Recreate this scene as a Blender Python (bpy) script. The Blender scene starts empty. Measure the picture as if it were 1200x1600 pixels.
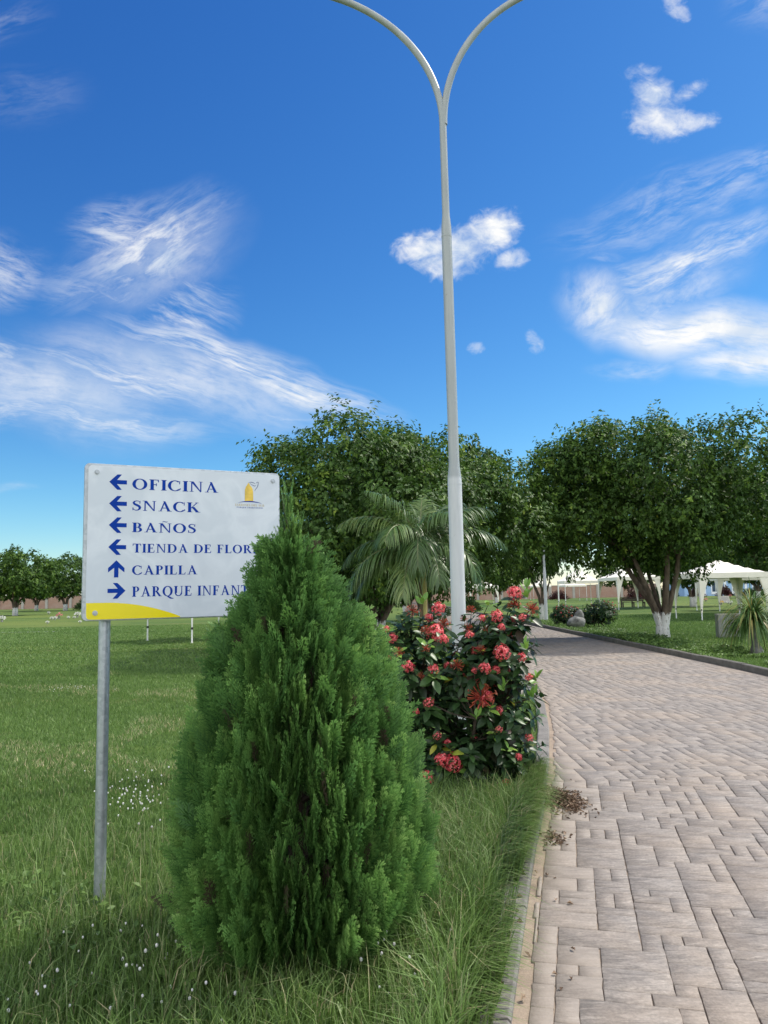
import bpy, math, random
import numpy as np
from mathutils import Vector, Matrix
from math import radians, sin, cos, pi

S = bpy.context.scene
COL = S.collection

# ------------------------------------------------------------------ camera
cam_d = bpy.data.cameras.new('camera')
cam_d.sensor_fit = 'VERTICAL'; cam_d.sensor_height = 24; cam_d.lens = 18.0
cam_d.clip_start = 0.05; cam_d.clip_end = 3000
cam = bpy.data.objects.new('camera', cam_d); COL.objects.link(cam)
cam.matrix_world = (Matrix.Translation((0, 0, 1.6)) @ Matrix.Rotation(radians(96.1), 4, 'X')
                    @ Matrix.Rotation(-0.02, 4, 'Z'))
S.camera = cam

# ------------------------------------------------------------------ light
SUN_DIR = Vector((0.88, 0.40, 1.25)).normalized()
EXPOSURE = 1.2
S.view_settings.view_transform = 'Standard'; S.view_settings.look = 'None'
S.view_settings.gamma = 1.0; S.view_settings.exposure = EXPOSURE
S.view_settings.use_curve_mapping = False
sun_d = bpy.data.lights.new('sun', 'SUN'); sun_d.energy = 2.1; sun_d.angle = radians(2.0)
sun_d.color = (1.0, 0.94, 0.84)
sun = bpy.data.objects.new('sun', sun_d); COL.objects.link(sun)
sun.rotation_euler = SUN_DIR.to_track_quat('Z', 'Y').to_euler()
sun.location = (20, -5, 30)


class NT:
    """tiny node-tree helper"""
    def __init__(self, tree):
        self.t = tree; self.n = tree.nodes; self.l = tree.links
    def add(self, typ, **kw):
        nd = self.n.new(typ)
        for k, v in kw.items():
            setattr(nd, k, v)
        return nd
    def put(self, sock, v):
        if v is None: return
        if isinstance(v, bpy.types.NodeSocket): self.l.new(v, sock)
        else: sock.default_value = v
    def math(self, op, a, b=None, c=None, clamp=False):
        nd = self.add('ShaderNodeMath', operation=op, use_clamp=clamp)
        for i, v in enumerate((a, b, c)):
            if v is not None: self.put(nd.inputs[i], v)
        return nd.outputs[0]
    def vec(self, op, a, b=None):
        nd = self.add('ShaderNodeVectorMath', operation=op)
        self.put(nd.inputs[0], a)
        if b is not None: self.put(nd.inputs[1], b)
        return nd.outputs['Value'] if op in ('LENGTH', 'DOT_PRODUCT') else nd.outputs[0]
    def mapping(self, v, loc=(0, 0, 0), rot=(0, 0, 0), scale=(1, 1, 1), typ='POINT'):
        nd = self.add('ShaderNodeMapping', vector_type=typ)
        self.put(nd.inputs['Vector'], v); nd.inputs['Location'].default_value = loc
        nd.inputs['Rotation'].default_value = rot; nd.inputs['Scale'].default_value = scale
        return nd.outputs[0]
    def noise(self, v, scale, detail=4, rough=.55, dist=0.0, color=False):
        nd = self.add('ShaderNodeTexNoise')
        if v is not None: self.put(nd.inputs['Vector'], v)
        nd.inputs['Scale'].default_value = scale; nd.inputs['Detail'].default_value = detail
        nd.inputs['Roughness'].default_value = rough; nd.inputs['Distortion'].default_value = dist
        return nd.outputs['Color' if color else 'Fac']
    def ramp(self, f, stops, interp='LINEAR'):
        nd = self.add('ShaderNodeValToRGB'); r = nd.color_ramp; r.interpolation = interp
        while len(r.elements) > 1: r.elements.remove(r.elements[-1])
        for i, (p, c) in enumerate(stops):
            e = r.elements[0] if i == 0 else r.elements.new(p)
            e.position = p; e.color = (*c, 1) if len(c) == 3 else c
        self.put(nd.inputs[0], f); return nd.outputs[0]
    def mix(self, f, a, b, blend='MIX'):
        nd = self.add('ShaderNodeMix', data_type='RGBA', blend_type=blend)
        self.put(nd.inputs[0], f)
        for s, v in ((nd.inputs[6], a), (nd.inputs[7], b)):
            self.put(s, (*v, 1) if isinstance(v, tuple) and len(v) == 3 else v)
        return nd.outputs[2]
    def maprange(self, v, a, b, c=0., d=1., smooth=True):
        nd = self.add('ShaderNodeMapRange'); nd.interpolation_type = 'SMOOTHSTEP' if smooth else 'LINEAR'
        self.put(nd.inputs[0], v)
        for i, q in zip((1, 2, 3, 4), (a, b, c, d)): nd.inputs[i].default_value = q
        return nd.outputs[0]


# ------------------------------------------------------------------ sky
SKY_STRENGTH = 0.10
w = bpy.data.worlds.new('World'); S.world = w; w.use_nodes = True
T = NT(w.node_tree); T.n.clear()
sky = T.add('ShaderNodeTexSky', sky_type='NISHITA'); sky.sun_disc = False
sky.sun_elevation = math.asin(SUN_DIR.z); sky.sun_rotation = math.atan2(SUN_DIR.x, SUN_DIR.y)
sky.altitude = 0; sky.air_density = 1.0; sky.dust_density = 0.2; sky.ozone_density = 3.0
hs = T.add('ShaderNodeHueSaturation'); hs.inputs['Saturation'].default_value = 1.0
hs.inputs['Hue'].default_value = 0.5; hs.inputs['Value'].default_value = 1.0
T.l.new(sky.outputs[0], hs.inputs['Color'])
tc = T.add('ShaderNodeTexCoord'); sep = T.add('ShaderNodeSeparateXYZ')
T.l.new(tc.outputs['Generated'], sep.inputs[0])
X, Y, Z = sep.outputs
# lay the clouds out on a vertical plane to the north (u east, v up): plain world directions
yy = T.math('MAXIMUM', Y, 0.08)
cmb = T.add('ShaderNodeCombineXYZ')
T.put(cmb.inputs[0], T.math('DIVIDE', X, yy)); T.put(cmb.inputs[1], T.math('DIVIDE', Z, yy))
UV = cmb.outputs[0]
warp = T.vec('SUBTRACT', T.noise(UV, 5.0, 3, .5, 0, True), (0.5, 0.5, 0.5))
def warped(amount):
    nd = T.add('ShaderNodeVectorMath', operation='MULTIPLY_ADD')
    T.put(nd.inputs[0], warp); nd.inputs[1].default_value = (amount, amount, 0); T.put(nd.inputs[2], UV)
    return nd.outputs[0]
W1, W2 = warped(0.10), warped(0.03)
north = T.maprange(Y, 0.1, 0.25)
total = None
def acc(m):
    global total
    total = m if total is None else T.math('MAXIMUM', total, m)
fine = T.noise(T.mapping(UV, scale=(1, 1.25, 1)), 38, 8, .62, .5)
mid = T.noise(T.mapping(UV, scale=(1, 1.3, 1)), 13, 7, .6, .3)
def cumulus(parts, amt=1.0, hi=.62, rough_=1.0):      # small fair-weather cumulus: soft blobs joined, edges eaten by noise
    f = None
    for (u, v, ru, rv, rot, wt) in parts:
        r = T.vec('LENGTH', T.mapping(W2, (u, v, 0), (0, 0, rot), (ru, rv, 1), 'TEXTURE'))
        a = T.math('MULTIPLY', T.math('SUBTRACT', 1.0, T.math('MULTIPLY', r, r)), wt)
        a = T.math('MAXIMUM', a, -1.0)
        f = a if f is None else T.math('SMOOTH_MAX', f, a, .25)
    n = T.math('ADD', T.math('MULTIPLY', T.math('SUBTRACT', fine, .5), 1.9 * rough_), T.math('MULTIPLY', T.math('SUBTRACT', mid, .5), 2.0 * rough_))
    m = T.maprange(T.math('ADD', f, n), -.12, hi)
    m = T.math('MULTIPLY', m, T.maprange(f, -.75, -.2))
    acc(T.math('MULTIPLY', m, amt))
FIB = {}
def wisp(u, v, ru, rv, rot, amt=.7, stretch=5.0, seed=0.0, sc=9.0, lo=.32, hi=.78):   # combed-out cirrus
    p = T.mapping(W1, (u, v, 0), (0, 0, rot), (ru, rv, 1), 'TEXTURE')
    r = T.vec('LENGTH', p)
    fall = T.maprange(r, 0.0, 1.0, 1, 0)
    key = (round(rot / .17), round(stretch / 2.0), round(sc / 2))
    if key not in FIB:
        q = T.mapping(W1, rot=(0, 0, -key[0] * .17)); q = T.mapping(q, scale=(1, key[1] * 2.0, 1))
        FIB[key] = T.noise(q, key[2] * 2.0, 6, .64, .6)
    n = FIB[key]
    fk = ('f',) + key[:2]
    if fk not in FIB:
        q = T.mapping(W2, rot=(0, 0, -key[0] * .17)); q = T.mapping(q, scale=(1, max(2.0, key[1] * 2.0), 1)); FIB[fk] = T.noise(q, 26, 5, .66, .4)
    f2 = T.math('MULTIPLY', T.math('SUBTRACT', FIB[fk], .5), .58)
    n = T.maprange(T.math('ADD', n, f2), lo, hi)
    acc(T.math('MULTIPLY', T.math('MULTIPLY', fall, n), amt))
cumulus([(.385, .678, .036, .036, .2, 1), (.392, .645, .046, .036, -.2, 1), (.428, .636, .050, .016, .28, .7), (.428, .688, .032, .013, .6, .6), (.368, .716, .026, .012, .2, .5)], .95, 1.5)
cumulus([(.067, .463, .044, .030, .0, 1), (.107, .462, .052, .042, .2, 1), (.153, .488, .052, .033, .45, 1), (.098, .438, .044, .020, .1, .7)], 1.0, 1.3)
cumulus([(.180, .448, .026, .015, .3, .8)], .85, 1.2)
cumulus([(.203, .330, .012, .017, .2, .5)], .55, .8); cumulus([(.126, .329, .011, .008, 0, .5)], .40, .8)
cumulus([(.42, .815, .018, .03, .2, .45)], .5, .9)
# cirrus, west group
wisp(-.31, .475, .17, .085, .5, .95, 4.2, 1.3, 8, .26, .74); wisp(-.36, .50, .09, .07, -.2, .8, 4.0, 7.7, 9, .3, .75); wisp(-.26, .50, .10, .035, .35, .55, 2.5, 5.5, 9, .3, .75)
wisp(-.26, .385, .08, .10, -.5, .8, 3.4, 6.7, 9, .3, .8); wisp(-.52, .455, .10, .07, -.3, .75, 4.5, 4.1, 8, .28, .75); wisp(-.40, .42, .12, .05, -.4, .35, 3, 9.1)
wisp(-.215, .315, .22, .045, -.36, 1.0, 8.0, 2.2, 6, .22, .72); wisp(-.11, .268, .18, .040, -.30, 1.0, 8.0, 3.3, 6, .2, .7)
wisp(-.33, .283, .26, .045, -.26, .8, 8.0, 5.8, 6, .24, .74); wisp(-.50, .325, .15, .045, -.35, .75, 5.0, 3.8, 6, .25, .72)
wisp(-.40, .240, .24, .030, -.17, .8, 8.0, 8.4, 6, .22, .72); wisp(-.53, .255, .14, .045, -.15, .75, 5, 1.7, 6, .22, .7); wisp(-.14, .232, .12, .014, -.12, .5, 6, 4.9, 6, .2, .7)
wisp(-.26, .285, .28, .075, -.32, .62, 4.0, 6.2, 5, .08, .7); wisp(-.45, .275, .26, .085, -.22, .62, 4.0, 6.2, 5, .08, .7)
wisp(-.55, .80, .12, .05, .3, .25, 3.0, 3.7); wisp(-.50, .70, .14, .05, .1, .13, 3.0, 2.7)
wisp(-.29, .462, .16, .075, .5, .5, 2.0, 1.1, 6, .1, .75)
# cirrus, east group: a hook open to the east
wisp(.41, .445, .21, .045, .33, 1.0, 4.0, 2.9, 7, .24, .74); wisp(.295, .385, .075, .075, .9, 1.0, 2.2, 6.1, 8, .2, .7); wisp(.33, .345, .11, .030, -.08, .7, 3.5, 4.4, 7, .18, .66)
wisp(.43, .345, .22, .058, -.12, 1.15, 4.0, 1.9, 6, .05, .55); wisp(.53, .325, .16, .06, -.12, 1.0, 3.0, 8.3, 6, .12, .6); wisp(.51, .290, .15, .034, -.14, 1.0, 4.0, 7.3, 6, .15, .65)
wisp(.39, .39, .15, .06, .4, .7, 2.5, 3.1, 7, .25, .8); wisp(.35, .296, .11, .022, .12, .42, 4.0, 5.2); wisp(.42, .53, .22, .06, .3, .5, 4.0, 4.6); wisp(.52, .57, .12, .05, .35, .4, 4, 2.4); wisp(.30, .46, .05, .02, -.2, .4, 2.5, 9.4)
wisp(.54, .83, .08, .05, .3, .3, 3.0, 8.8); wisp(-.50, .155, .06, .008, 0, .3, 3.0, 2.8)
cl_n = T.math('MULTIPLY', total, north)
# broken bright cloud behind the camera, unseen, added as neutral fill light
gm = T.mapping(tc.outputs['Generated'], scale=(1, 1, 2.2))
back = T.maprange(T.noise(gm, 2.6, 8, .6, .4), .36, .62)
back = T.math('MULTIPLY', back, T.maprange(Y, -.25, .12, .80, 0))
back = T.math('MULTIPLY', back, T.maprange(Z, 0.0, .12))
shade = T.mix(T.maprange(mid, .35, .62), (3.2, 3.55, 4.0), (4.45, 4.45, 4.4))
s3 = T.add('ShaderNodeSeparateColor'); T.l.new(hs.outputs[0], s3.inputs[0]); c3 = T.add('ShaderNodeCombineColor')
K = .812     # deep tropical blue: dry, clean air
T.put(c3.inputs[0], T.math('MULTIPLY', T.math('POWER', s3.outputs[0], 1.82), .72 * .38 ** 1.82 * K * 1.22))
T.put(c3.inputs[1], T.math('MULTIPLY', T.math('POWER', s3.outputs[1], 1.425), .521 * .70 ** 1.425 * K * 1.10))
T.put(c3.inputs[2], T.math('MULTIPLY', s3.outputs[2], .98 * .78 * K * 1.04)); tint = c3.outputs[0]
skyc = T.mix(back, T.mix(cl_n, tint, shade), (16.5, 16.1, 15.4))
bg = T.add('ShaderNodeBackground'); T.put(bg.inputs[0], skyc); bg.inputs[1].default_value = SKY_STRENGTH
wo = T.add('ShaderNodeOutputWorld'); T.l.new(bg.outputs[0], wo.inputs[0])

# ------------------------------------------------------------------ materials
def mat(name, build):
    m = bpy.data.materials.new(name); m.use_nodes = True
    t = NT(m.node_tree); b = t.n['Principled BSDF']
    build(t, b); return m
def setb(t, b, color=None, rough=None, metal=None, spec=None, coat=None):
    if color is not None: t.put(b.inputs['Base Color'], (*color, 1) if isinstance(color, tuple) else color)
    if rough is not None: t.put(b.inputs['Roughness'], rough)
    if metal is not None: t.put(b.inputs['Metallic'], metal)
    if spec is not None: t.put(b.inputs['Specular IOR Level'], spec)
    if coat is not None: t.put(b.inputs['Coat Weight'], coat)
def bump(t, b, h, strength=.3, dist=.01):
    nd = t.add('ShaderNodeBump'); nd.inputs['Strength'].default_value = strength; nd.inputs['Distance'].default_value = dist
    t.put(nd.inputs['Height'], h); t.l.new(nd.outputs[0], b.inputs['Normal'])
def objc(t): return t.add('ShaderNodeTexCoord').outputs['Object']
def attr(t, name): return t.add('ShaderNodeAttribute', attribute_name=name).outputs['Fac']

def leafmat(name, stops, rough=.45, transl=.25, spec=.4, tcol=None, nscale=None):
    def f(t, b):
        r = attr(t, 'rnd')
        c = t.ramp(r, stops)
        if nscale:
            c = t.mix(1.0, c, t.ramp(t.noise(objc(t), nscale, 3), [(0.3, (.7, .72, .7)), (.7, (1.25, 1.2, 1.1))]), 'MULTIPLY')
        setb(t, b, c, rough, spec=spec)
        if transl:
            tr = t.add('ShaderNodeBsdfTranslucent')
            t.put(tr.inputs[0], t.mix(.5, c, tcol) if tcol else c)
            mx = t.add('ShaderNodeMixShader'); mx.inputs[0].default_value = transl
            t.l.new(b.outputs[0], mx.inputs[1]); t.l.new(tr.outputs[0], mx.inputs[2])
            t.l.new(mx.outputs[0], t.n['Material Output'].inputs['Surface'])
    return mat(name, f)
def plain(name, color, rough=.6, metal=0, var=.15, scale=8, spec=.5, bmp=0):
    def f(t, b):
        n = t.noise(objc(t), scale, 5)
        lo = tuple(c * (1 - var) for c in color); hi = tuple(min(1, c * (1 + var)) for c in color)
        setb(t, b, t.ramp(n, [(.3, lo), (.7, hi)]), rough, metal, spec)
        if bmp: bump(t, b, n, bmp, .01)
    return mat(name, f)

M = {}
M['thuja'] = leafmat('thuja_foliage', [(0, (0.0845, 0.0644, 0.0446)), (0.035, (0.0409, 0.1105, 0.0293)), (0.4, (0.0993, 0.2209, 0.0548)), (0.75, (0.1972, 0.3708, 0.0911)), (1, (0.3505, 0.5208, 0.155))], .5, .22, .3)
M['ficus'] = leafmat('ficus_leaf', [(0, (0.0324, 0.0719, 0.0148)), (0.5, (0.0679, 0.1368, 0.0215)), (0.8, (0.1375, 0.2309, 0.0298)), (1, (0.2749, 0.3419, 0.0495))], .55, .28, .25)
M['ixora'] = leafmat('ixora_leaf', [(0, (0.055, 0.03, 0.022)), (0.14, (0.018, 0.04, 0.015)), (0.55, (0.0338, 0.0754, 0.0216)), (0.78, (0.065, 0.1365, 0.0312)), (0.86, (0.13, 0.26, 0.042)), (0.97, (0.26, 0.416, 0.072)), (1, (0.39, 0.351, 0.036))], .40, .16, .35)
M['palm'] = leafmat('palm_leaf', [(0, (0.0428, 0.0864, 0.0215)), (0.6, (0.0928, 0.1657, 0.0407)), (1, (0.2285, 0.2881, 0.0897))], .38, .22, .5)
M['strap'] = leafmat('strap_leaf', [(0, (0.036, 0.084, 0.0198)), (0.6, (0.084, 0.168, 0.0385)), (0.85, (0.168, 0.24, 0.055)), (1, (0.36, 0.288, 0.099))], .45, .2, .4)
M['grass'] = leafmat('grass_blade', [(0, (0.0674, 0.1185, 0.0297)), (0.5, (0.1282, 0.2221, 0.0487)), (0.85, (0.2024, 0.3096, 0.0879)), (0.94, (0.2834, 0.3366, 0.1488)), (1, (0.5128, 0.4308, 0.2434))], .5, .35, .35)
M['shrub'] = leafmat('shrub_leaf', [(0, (.016, .04, .012)), (.6, (.035, .07, .02)), (1, (.09, .13, .03))], .45, .2, .4)
M['redshrub'] = leafmat('red_shrub_leaf', [(0, (.05, .014, .02)), (.6, (.08, .025, .028)), (1, (.05, .06, .02))], .5, .2, .4)
M['flower'] = leafmat('ixora_petal', [(0, (.52, .03, .05)), (.5, (.78, .085, .105)), (1, (.88, .30, .28))], .5, .2, .3)
M['bud'] = leafmat('ixora_bud', [(0, (.28, .035, .03)), (.5, (.45, .085, .05)), (1, (.5, .22, .10))], .5, .15, .3)
M['white_petal'] = leafmat('white_petal', [(0, (.6, .58, .55)), (1, (.85, .85, .82))], .6, .2, .2)
M['pink_petal'] = leafmat('pink_petal', [(0, (.5, .15, .16)), (1, (.75, .35, .33))], .6, .2, .2)
M['yellow_petal'] = leafmat('yellow_petal', [(0, (.6, .35, .05)), (1, (.8, .6, .1))], .6, .2, .2)
M['dry_leaf'] = leafmat('dry_leaf', [(0, (.07, .045, .03)), (.5, (.16, .10, .065)), (1, (.34, .25, .17))], .7, .1, .2)
M['bark'] = plain('bark', (.11, .085, .065), .85, 0, .4, 9, .2, .4)
M['twig'] = plain('twig_bark', (.06, .045, .035), .8, 0, .3, 14, .2, .2)
M['fiber'] = plain('palm_fiber', (.16, .11, .07), .85, 0, .35, 12, .2, .4)
M['stone'] = plain('grey_stone', (.20, .20, .185), .9, 0, .45, 7, .2, .6)
M['canvas'] = plain('cream_canvas', (.80, .76, .66), .7, 0, .06, 3, .3)
M['white_metal'] = plain('white_painted_metal', (.72, .73, .72), .45, 0, .08, 5)
M['bench_wood'] = plain('dark_bench_wood', (.045, .03, .022), .6, 0, .3, 6)
M['black'] = plain('black_rubber', (.02, .02, .02), .7, 0, .1, 6)

def trunk_mat(t, b):
    oc = objc(t); sp = t.add('ShaderNodeSeparateXYZ'); t.l.new(oc, sp.inputs[0])
    st = t.mapping(oc, scale=(1, 1, .25))
    n = t.noise(st, 10, 6, .65); n2 = t.noise(st, 38, 5, .65)
    bark = t.ramp(n, [(.25, (.05, .038, .028)), (.55, (.13, .10, .075)), (.8, (.21, .18, .145))])
    z = t.math('ADD', sp.outputs[2], t.math('MULTIPLY', t.math('SUBTRACT', n, .5), .55))
    m = t.maprange(z, .80, .84, 1, 0)
    chip = t.maprange(t.math('ADD', n2, t.math('MULTIPLY', n, .35)), .74, .84, 1, 0)   # lime wash flaked off in places
    white = t.ramp(n2, [(.3, (.52, .51, .49)), (.65, (.78, .78, .76))])
    setb(t, b, t.mix(t.math('MULTIPLY', m, chip), bark, white), .85, spec=.2)
    bump(t, b, n, .5, .03)
M['trunk'] = mat('whitewashed_trunk', trunk_mat)

def lawn_mat(t, b):
    oc = objc(t)
    big = t.noise(oc, .045, 4, .55, .3); band = t.noise(t.mapping(oc, scale=(.10, .55, 1)), 1.0, 4, .55)
    md = t.noise(oc, .9, 5, .6); fi = t.noise(oc, 26, 4, .7); fi2 = t.noise(t.mapping(oc, scale=(1, .4, 1)), 7, 4, .7)
    c = t.ramp(fi2, [(.25, (.046, .083, .020)), (.55, (.076, .126, .027)), (.8, (.110, .165, .038))])
    c = t.mix(t.maprange(t.math('ADD', big, t.math('MULTIPLY', band, .5)), .66, .92), c, t.mix(.55, c, (.17, .20, .045)))
    dry = t.maprange(t.math('ADD', md, t.math('MULTIPLY', t.math('SUBTRACT', band, .5), .6)), .60, .72)
    c = t.mix(t.math('MULTIPLY', dry, .45), c, (.20, .17, .085))
    c = t.mix(1.0, c, t.ramp(fi, [(.3, (.65, .68, .65)), (.7, (1.3, 1.28, 1.2))]), 'MULTIPLY')
    setb(t, b, c, .9, spec=.15); bump(t, b, t.math('ADD', fi, fi2), .6, .03)
M['lawn'] = mat('lawn', lawn_mat)

def paver_mat(t, b):
    oc = objc(t); r = attr(t, 'rnd'); edge = attr(t, 'edge'); seg = attr(t, 'seg')
    # worn, wood-grain like relief running across each block
    st = t.mapping(oc, scale=(5.0, 23, 1)); g = t.noise(st, 1.5, 5, .68, 1.2)
    md = t.noise(oc, 1.1, 5, .6, .3); fi = t.noise(oc, 70, 3, .7)
    c = t.ramp(r, [(0, (.242, .213, .187)), (.5, (.265, .234, .206)), (1, (.290, .258, .228))])
    c = t.mix(t.maprange(g, .46, .60), c, t.mix(.46, c, (.115, .104, .097)))
    c = t.mix(t.maprange(g, .44, .34), c, t.mix(.5, c, (.44, .39, .34)))
    c = t.mix(t.maprange(md, .42, .68), c, t.mix(.5, c, (.36, .29, .225)))
    c = t.mix(1.0, c, t.ramp(fi, [(.25, (.78, .78, .78)), (.75, (1.2, 1.2, 1.2))]), 'MULTIPLY')
    sand = t.math('MULTIPLY', t.maprange(t.math('ADD', edge, t.math('MULTIPLY', t.math('SUBTRACT', md, .5), 1.3)), .0, .42, 1, 0), .75)
    c = t.mix(sand, c, t.mix(g, (.27, .232, .195), (.35, .288, .228)))
    spots = t.maprange(t.noise(oc, 2.4, 2, .5), .70, .76)
    c = t.mix(t.math('MULTIPLY', spots, .45), c, (.44, .30, .17))
    setb(t, b, c, .86, spec=.25)
    bump(t, b, t.math('ADD', t.math('MULTIPLY', g, 1.0), t.math('MULTIPLY', fi, .3)), .55, .012)
M['paver'] = mat('stone_paver', paver_mat)
def sand_mat(t, b):
    oc = objc(t); n = t.noise(oc, 5, 6, .65); f = t.noise(oc, 120, 3, .7)
    jn = t.noise(oc, 1.3, 4, .6)
    c = t.ramp(n, [(.3, (.27, .212, .162)), (.7, (.37, .296, .226))])
    sp = t.add('ShaderNodeSeparateXYZ'); t.l.new(oc, sp.inputs[0])
    e = attr(t, 'edge')
    dark = t.maprange(t.math('ADD', e, t.math('MULTIPLY', t.math('SUBTRACT', jn, .5), 2.4)), .15, .7)
    c = t.mix(dark, c, t.ramp(n, [(.35, (.075, .063, .053)), (.75, (.19, .15, .118))]))
    c = t.mix(1.0, c, t.ramp(f, [(.25, (.75, .75, .75)), (.75, (1.2, 1.2, 1.2))]), 'MULTIPLY')
    setb(t, b, c, .95, spec=.1); bump(t, b, f, .4, .004)
M['sand'] = mat('path_sand', sand_mat)
def conc_mat(base):
    def f(t, b):
        oc = objc(t); n = t.noise(oc, 4, 6, .65); f2 = t.noise(oc, 60, 4, .7)
        c = t.ramp(n, [(.3, tuple(x * .62 for x in base)), (.6, base), (.8, tuple(x * 1.2 for x in base))])
        c = t.mix(1.0, c, t.ramp(f2, [(.25, (.75, .75, .75)), (.75, (1.18, 1.18, 1.18))]), 'MULTIPLY')
        setb(t, b, c, .9, spec=.2); bump(t, b, t.math('ADD', n, f2), .4, .008)
    return f
M['kerb'] = mat('kerb_concrete', conc_mat((.22, .205, .185)))
M['kerb_dark'] = mat('weathered_kerb', conc_mat((.15, .142, .125)))
M['block'] = mat('block_concrete', conc_mat((.30, .30, .285)))
def galv(t, b):
    oc = objc(t); v = t.add('ShaderNodeTexVoronoi'); v.inputs['Scale'].default_value = 55; t.l.new(oc, v.inputs['Vector'])
    n = t.noise(t.mapping(oc, scale=(1, 1, .3)), 14, 5, .6)
    c = t.mix(n, t.ramp(v.outputs['Color'], [(.2, (.30, .33, .36)), (.8, (.50, .53, .56))]), (.42, .45, .48))
    setb(t, b, c, t.maprange(n, .3, .7, .38, .58, False), .75)
    bump(t, b, n, .08, .003)
M['galv'] = mat('galvanised_steel', galv)
def polepaint(t, b):
    oc = objc(t); n = t.noise(t.mapping(oc, scale=(1, 1, .12)), 9, 6, .65); n2 = t.noise(oc, 16, 5, .7)
    c = t.ramp(n, [(.3, (.42, .44, .45)), (.6, (.52, .54, .545)), (.8, (.57, .58, .575))])
    sp = t.add('ShaderNodeSeparateXYZ'); t.l.new(oc, sp.inputs[0])      # shaft above the first joint: darker grey
    c = t.mix(t.maprange(sp.outputs[2], 2.80, 2.86), c, t.ramp(n, [(.3, (.27, .295, .30)), (.6, (.34, .365, .365)), (.8, (.39, .41, .405))]))
    ru = t.maprange(n2, .665, .74)
    c = t.mix(t.math('MULTIPLY', ru, .75), c, (.20, .15, .11))
    setb(t, b, c, .42, spec=.5); bump(t, b, n2, .06, .004)
M['pole'] = mat('pole_paint', polepaint)
def signface(t, b):
    oc = objc(t); n = t.noise(oc, 3.0, 4, .5, .8); n2 = t.noise(oc, 40, 4, .7)
    c = t.ramp(n, [(.42, (.565, .61, .665)), (.50, (.635, .675, .725)), (.58, (.585, .625, .68))])   # faint printed ground pattern
    c = t.mix(t.math('MULTIPLY', t.maprange(n2, .66, .78), .3), c, (.45, .43, .40))
    setb(t, b, c, .30, spec=.3, coat=.12); b.inputs['Coat Roughness'].default_value = .06
M['signface'] = mat('sign_face', signface)
M['signblue'] = plain('sign_blue', (.003, .040, .30), .6, 0, .05, 3, .1)
M['signyellow'] = plain('sign_yellow', (.80, .66, .008), .25, 0, .04, 3)
M['gold'] = plain('logo_gold', (.72, .48, .05), .3, 0, .35, 14)
M['palegold'] = plain('logo_pale_gold', (.50, .40, .22), .35, 0, .1, 5)
M['logogrey'] = plain('logo_grey_blue', (.14, .17, .26), .35, 0, .1, 5)
def brick(t, b):
    oc = objc(t)
    bt = t.add('ShaderNodeTexBrick'); t.put(bt.inputs['Vector'], t.mapping(oc, rot=(radians(90), 0, 0)))
    bt.inputs['Scale'].default_value = 2.6; bt.inputs['Color1'].default_value = (.30, .165, .12, 1)
    bt.inputs['Color2'].default_value = (.36, .21, .155, 1); bt.inputs['Mortar'].default_value = (.34, .29, .25, 1)
    n = t.noise(oc, .5, 5, .6)
    setb(t, b, t.mix(t.maprange(n, .4, .7), bt.outputs[0], t.mix(.55, bt.outputs[0], (.38, .30, .25))), .9, spec=.2)
M['brick'] = mat('wall_brick', brick)
M['plaster'] = plain('grey_plaster', (.36, .34, .31), .9, 0, .15, .6, .2)
M['bluewall'] = plain('pale_blue_render', (.30, .45, .66), .8, 0, .08, .5, .2)
M['whitewood'] = plain('white_trim', (.74, .77, .80), .6, 0, .05, 1)
def glass(t, b): setb(t, b, (.035, .06, .10), .08, spec=.6)
M['glass'] = mat('window_glass', glass)
M['roof'] = plain('roof_sheet', (.22, .22, .23), .7, 0, .15, 1)
M['headstone'] = plain('headstone', (.42, .38, .34), .7, 0, .15, 6)

# ------------------------------------------------------------------ mesh helpers
rng = np.random.default_rng(7)
def link(name, me, m=None, parent=None):
    o = bpy.data.objects.new(name, me); COL.objects.link(o)
    if m is not None: me.materials.append(m)
    if parent is not None: o.parent = parent
    return o
def npmesh(name, V, faces, rnd=None, smooth=False, extra=None):
    """V (n,3); faces: list of int arrays (m,k)"""
    me = bpy.data.meshes.new(name); V = np.ascontiguousarray(V, np.float32)
    me.vertices.add(len(V)); me.vertices.foreach_set('co', V.ravel())
    loops = np.concatenate([f.ravel() for f in faces]).astype(np.int32)
    tot = np.concatenate([np.full(len(f), f.shape[1], np.int32) for f in faces])
    start = np.concatenate([[0], np.cumsum(tot)[:-1]]).astype(np.int32)
    me.loops.add(len(loops)); me.loops.foreach_set('vertex_index', loops)
    me.polygons.add(len(tot)); me.polygons.foreach_set('loop_start', start); me.polygons.foreach_set('loop_total', tot)
    if smooth: me.polygons.foreach_set('use_smooth', np.ones(len(tot), bool))
    ex = dict(extra or {})
    if rnd is not None: ex['rnd'] = rnd
    for k, a in ex.items():
        at = me.attributes.new(k, 'FLOAT', 'POINT'); at.data.foreach_set('value', np.ascontiguousarray(a, np.float32))
    me.update(calc_edges=True); me.validate()
    return me
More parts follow.
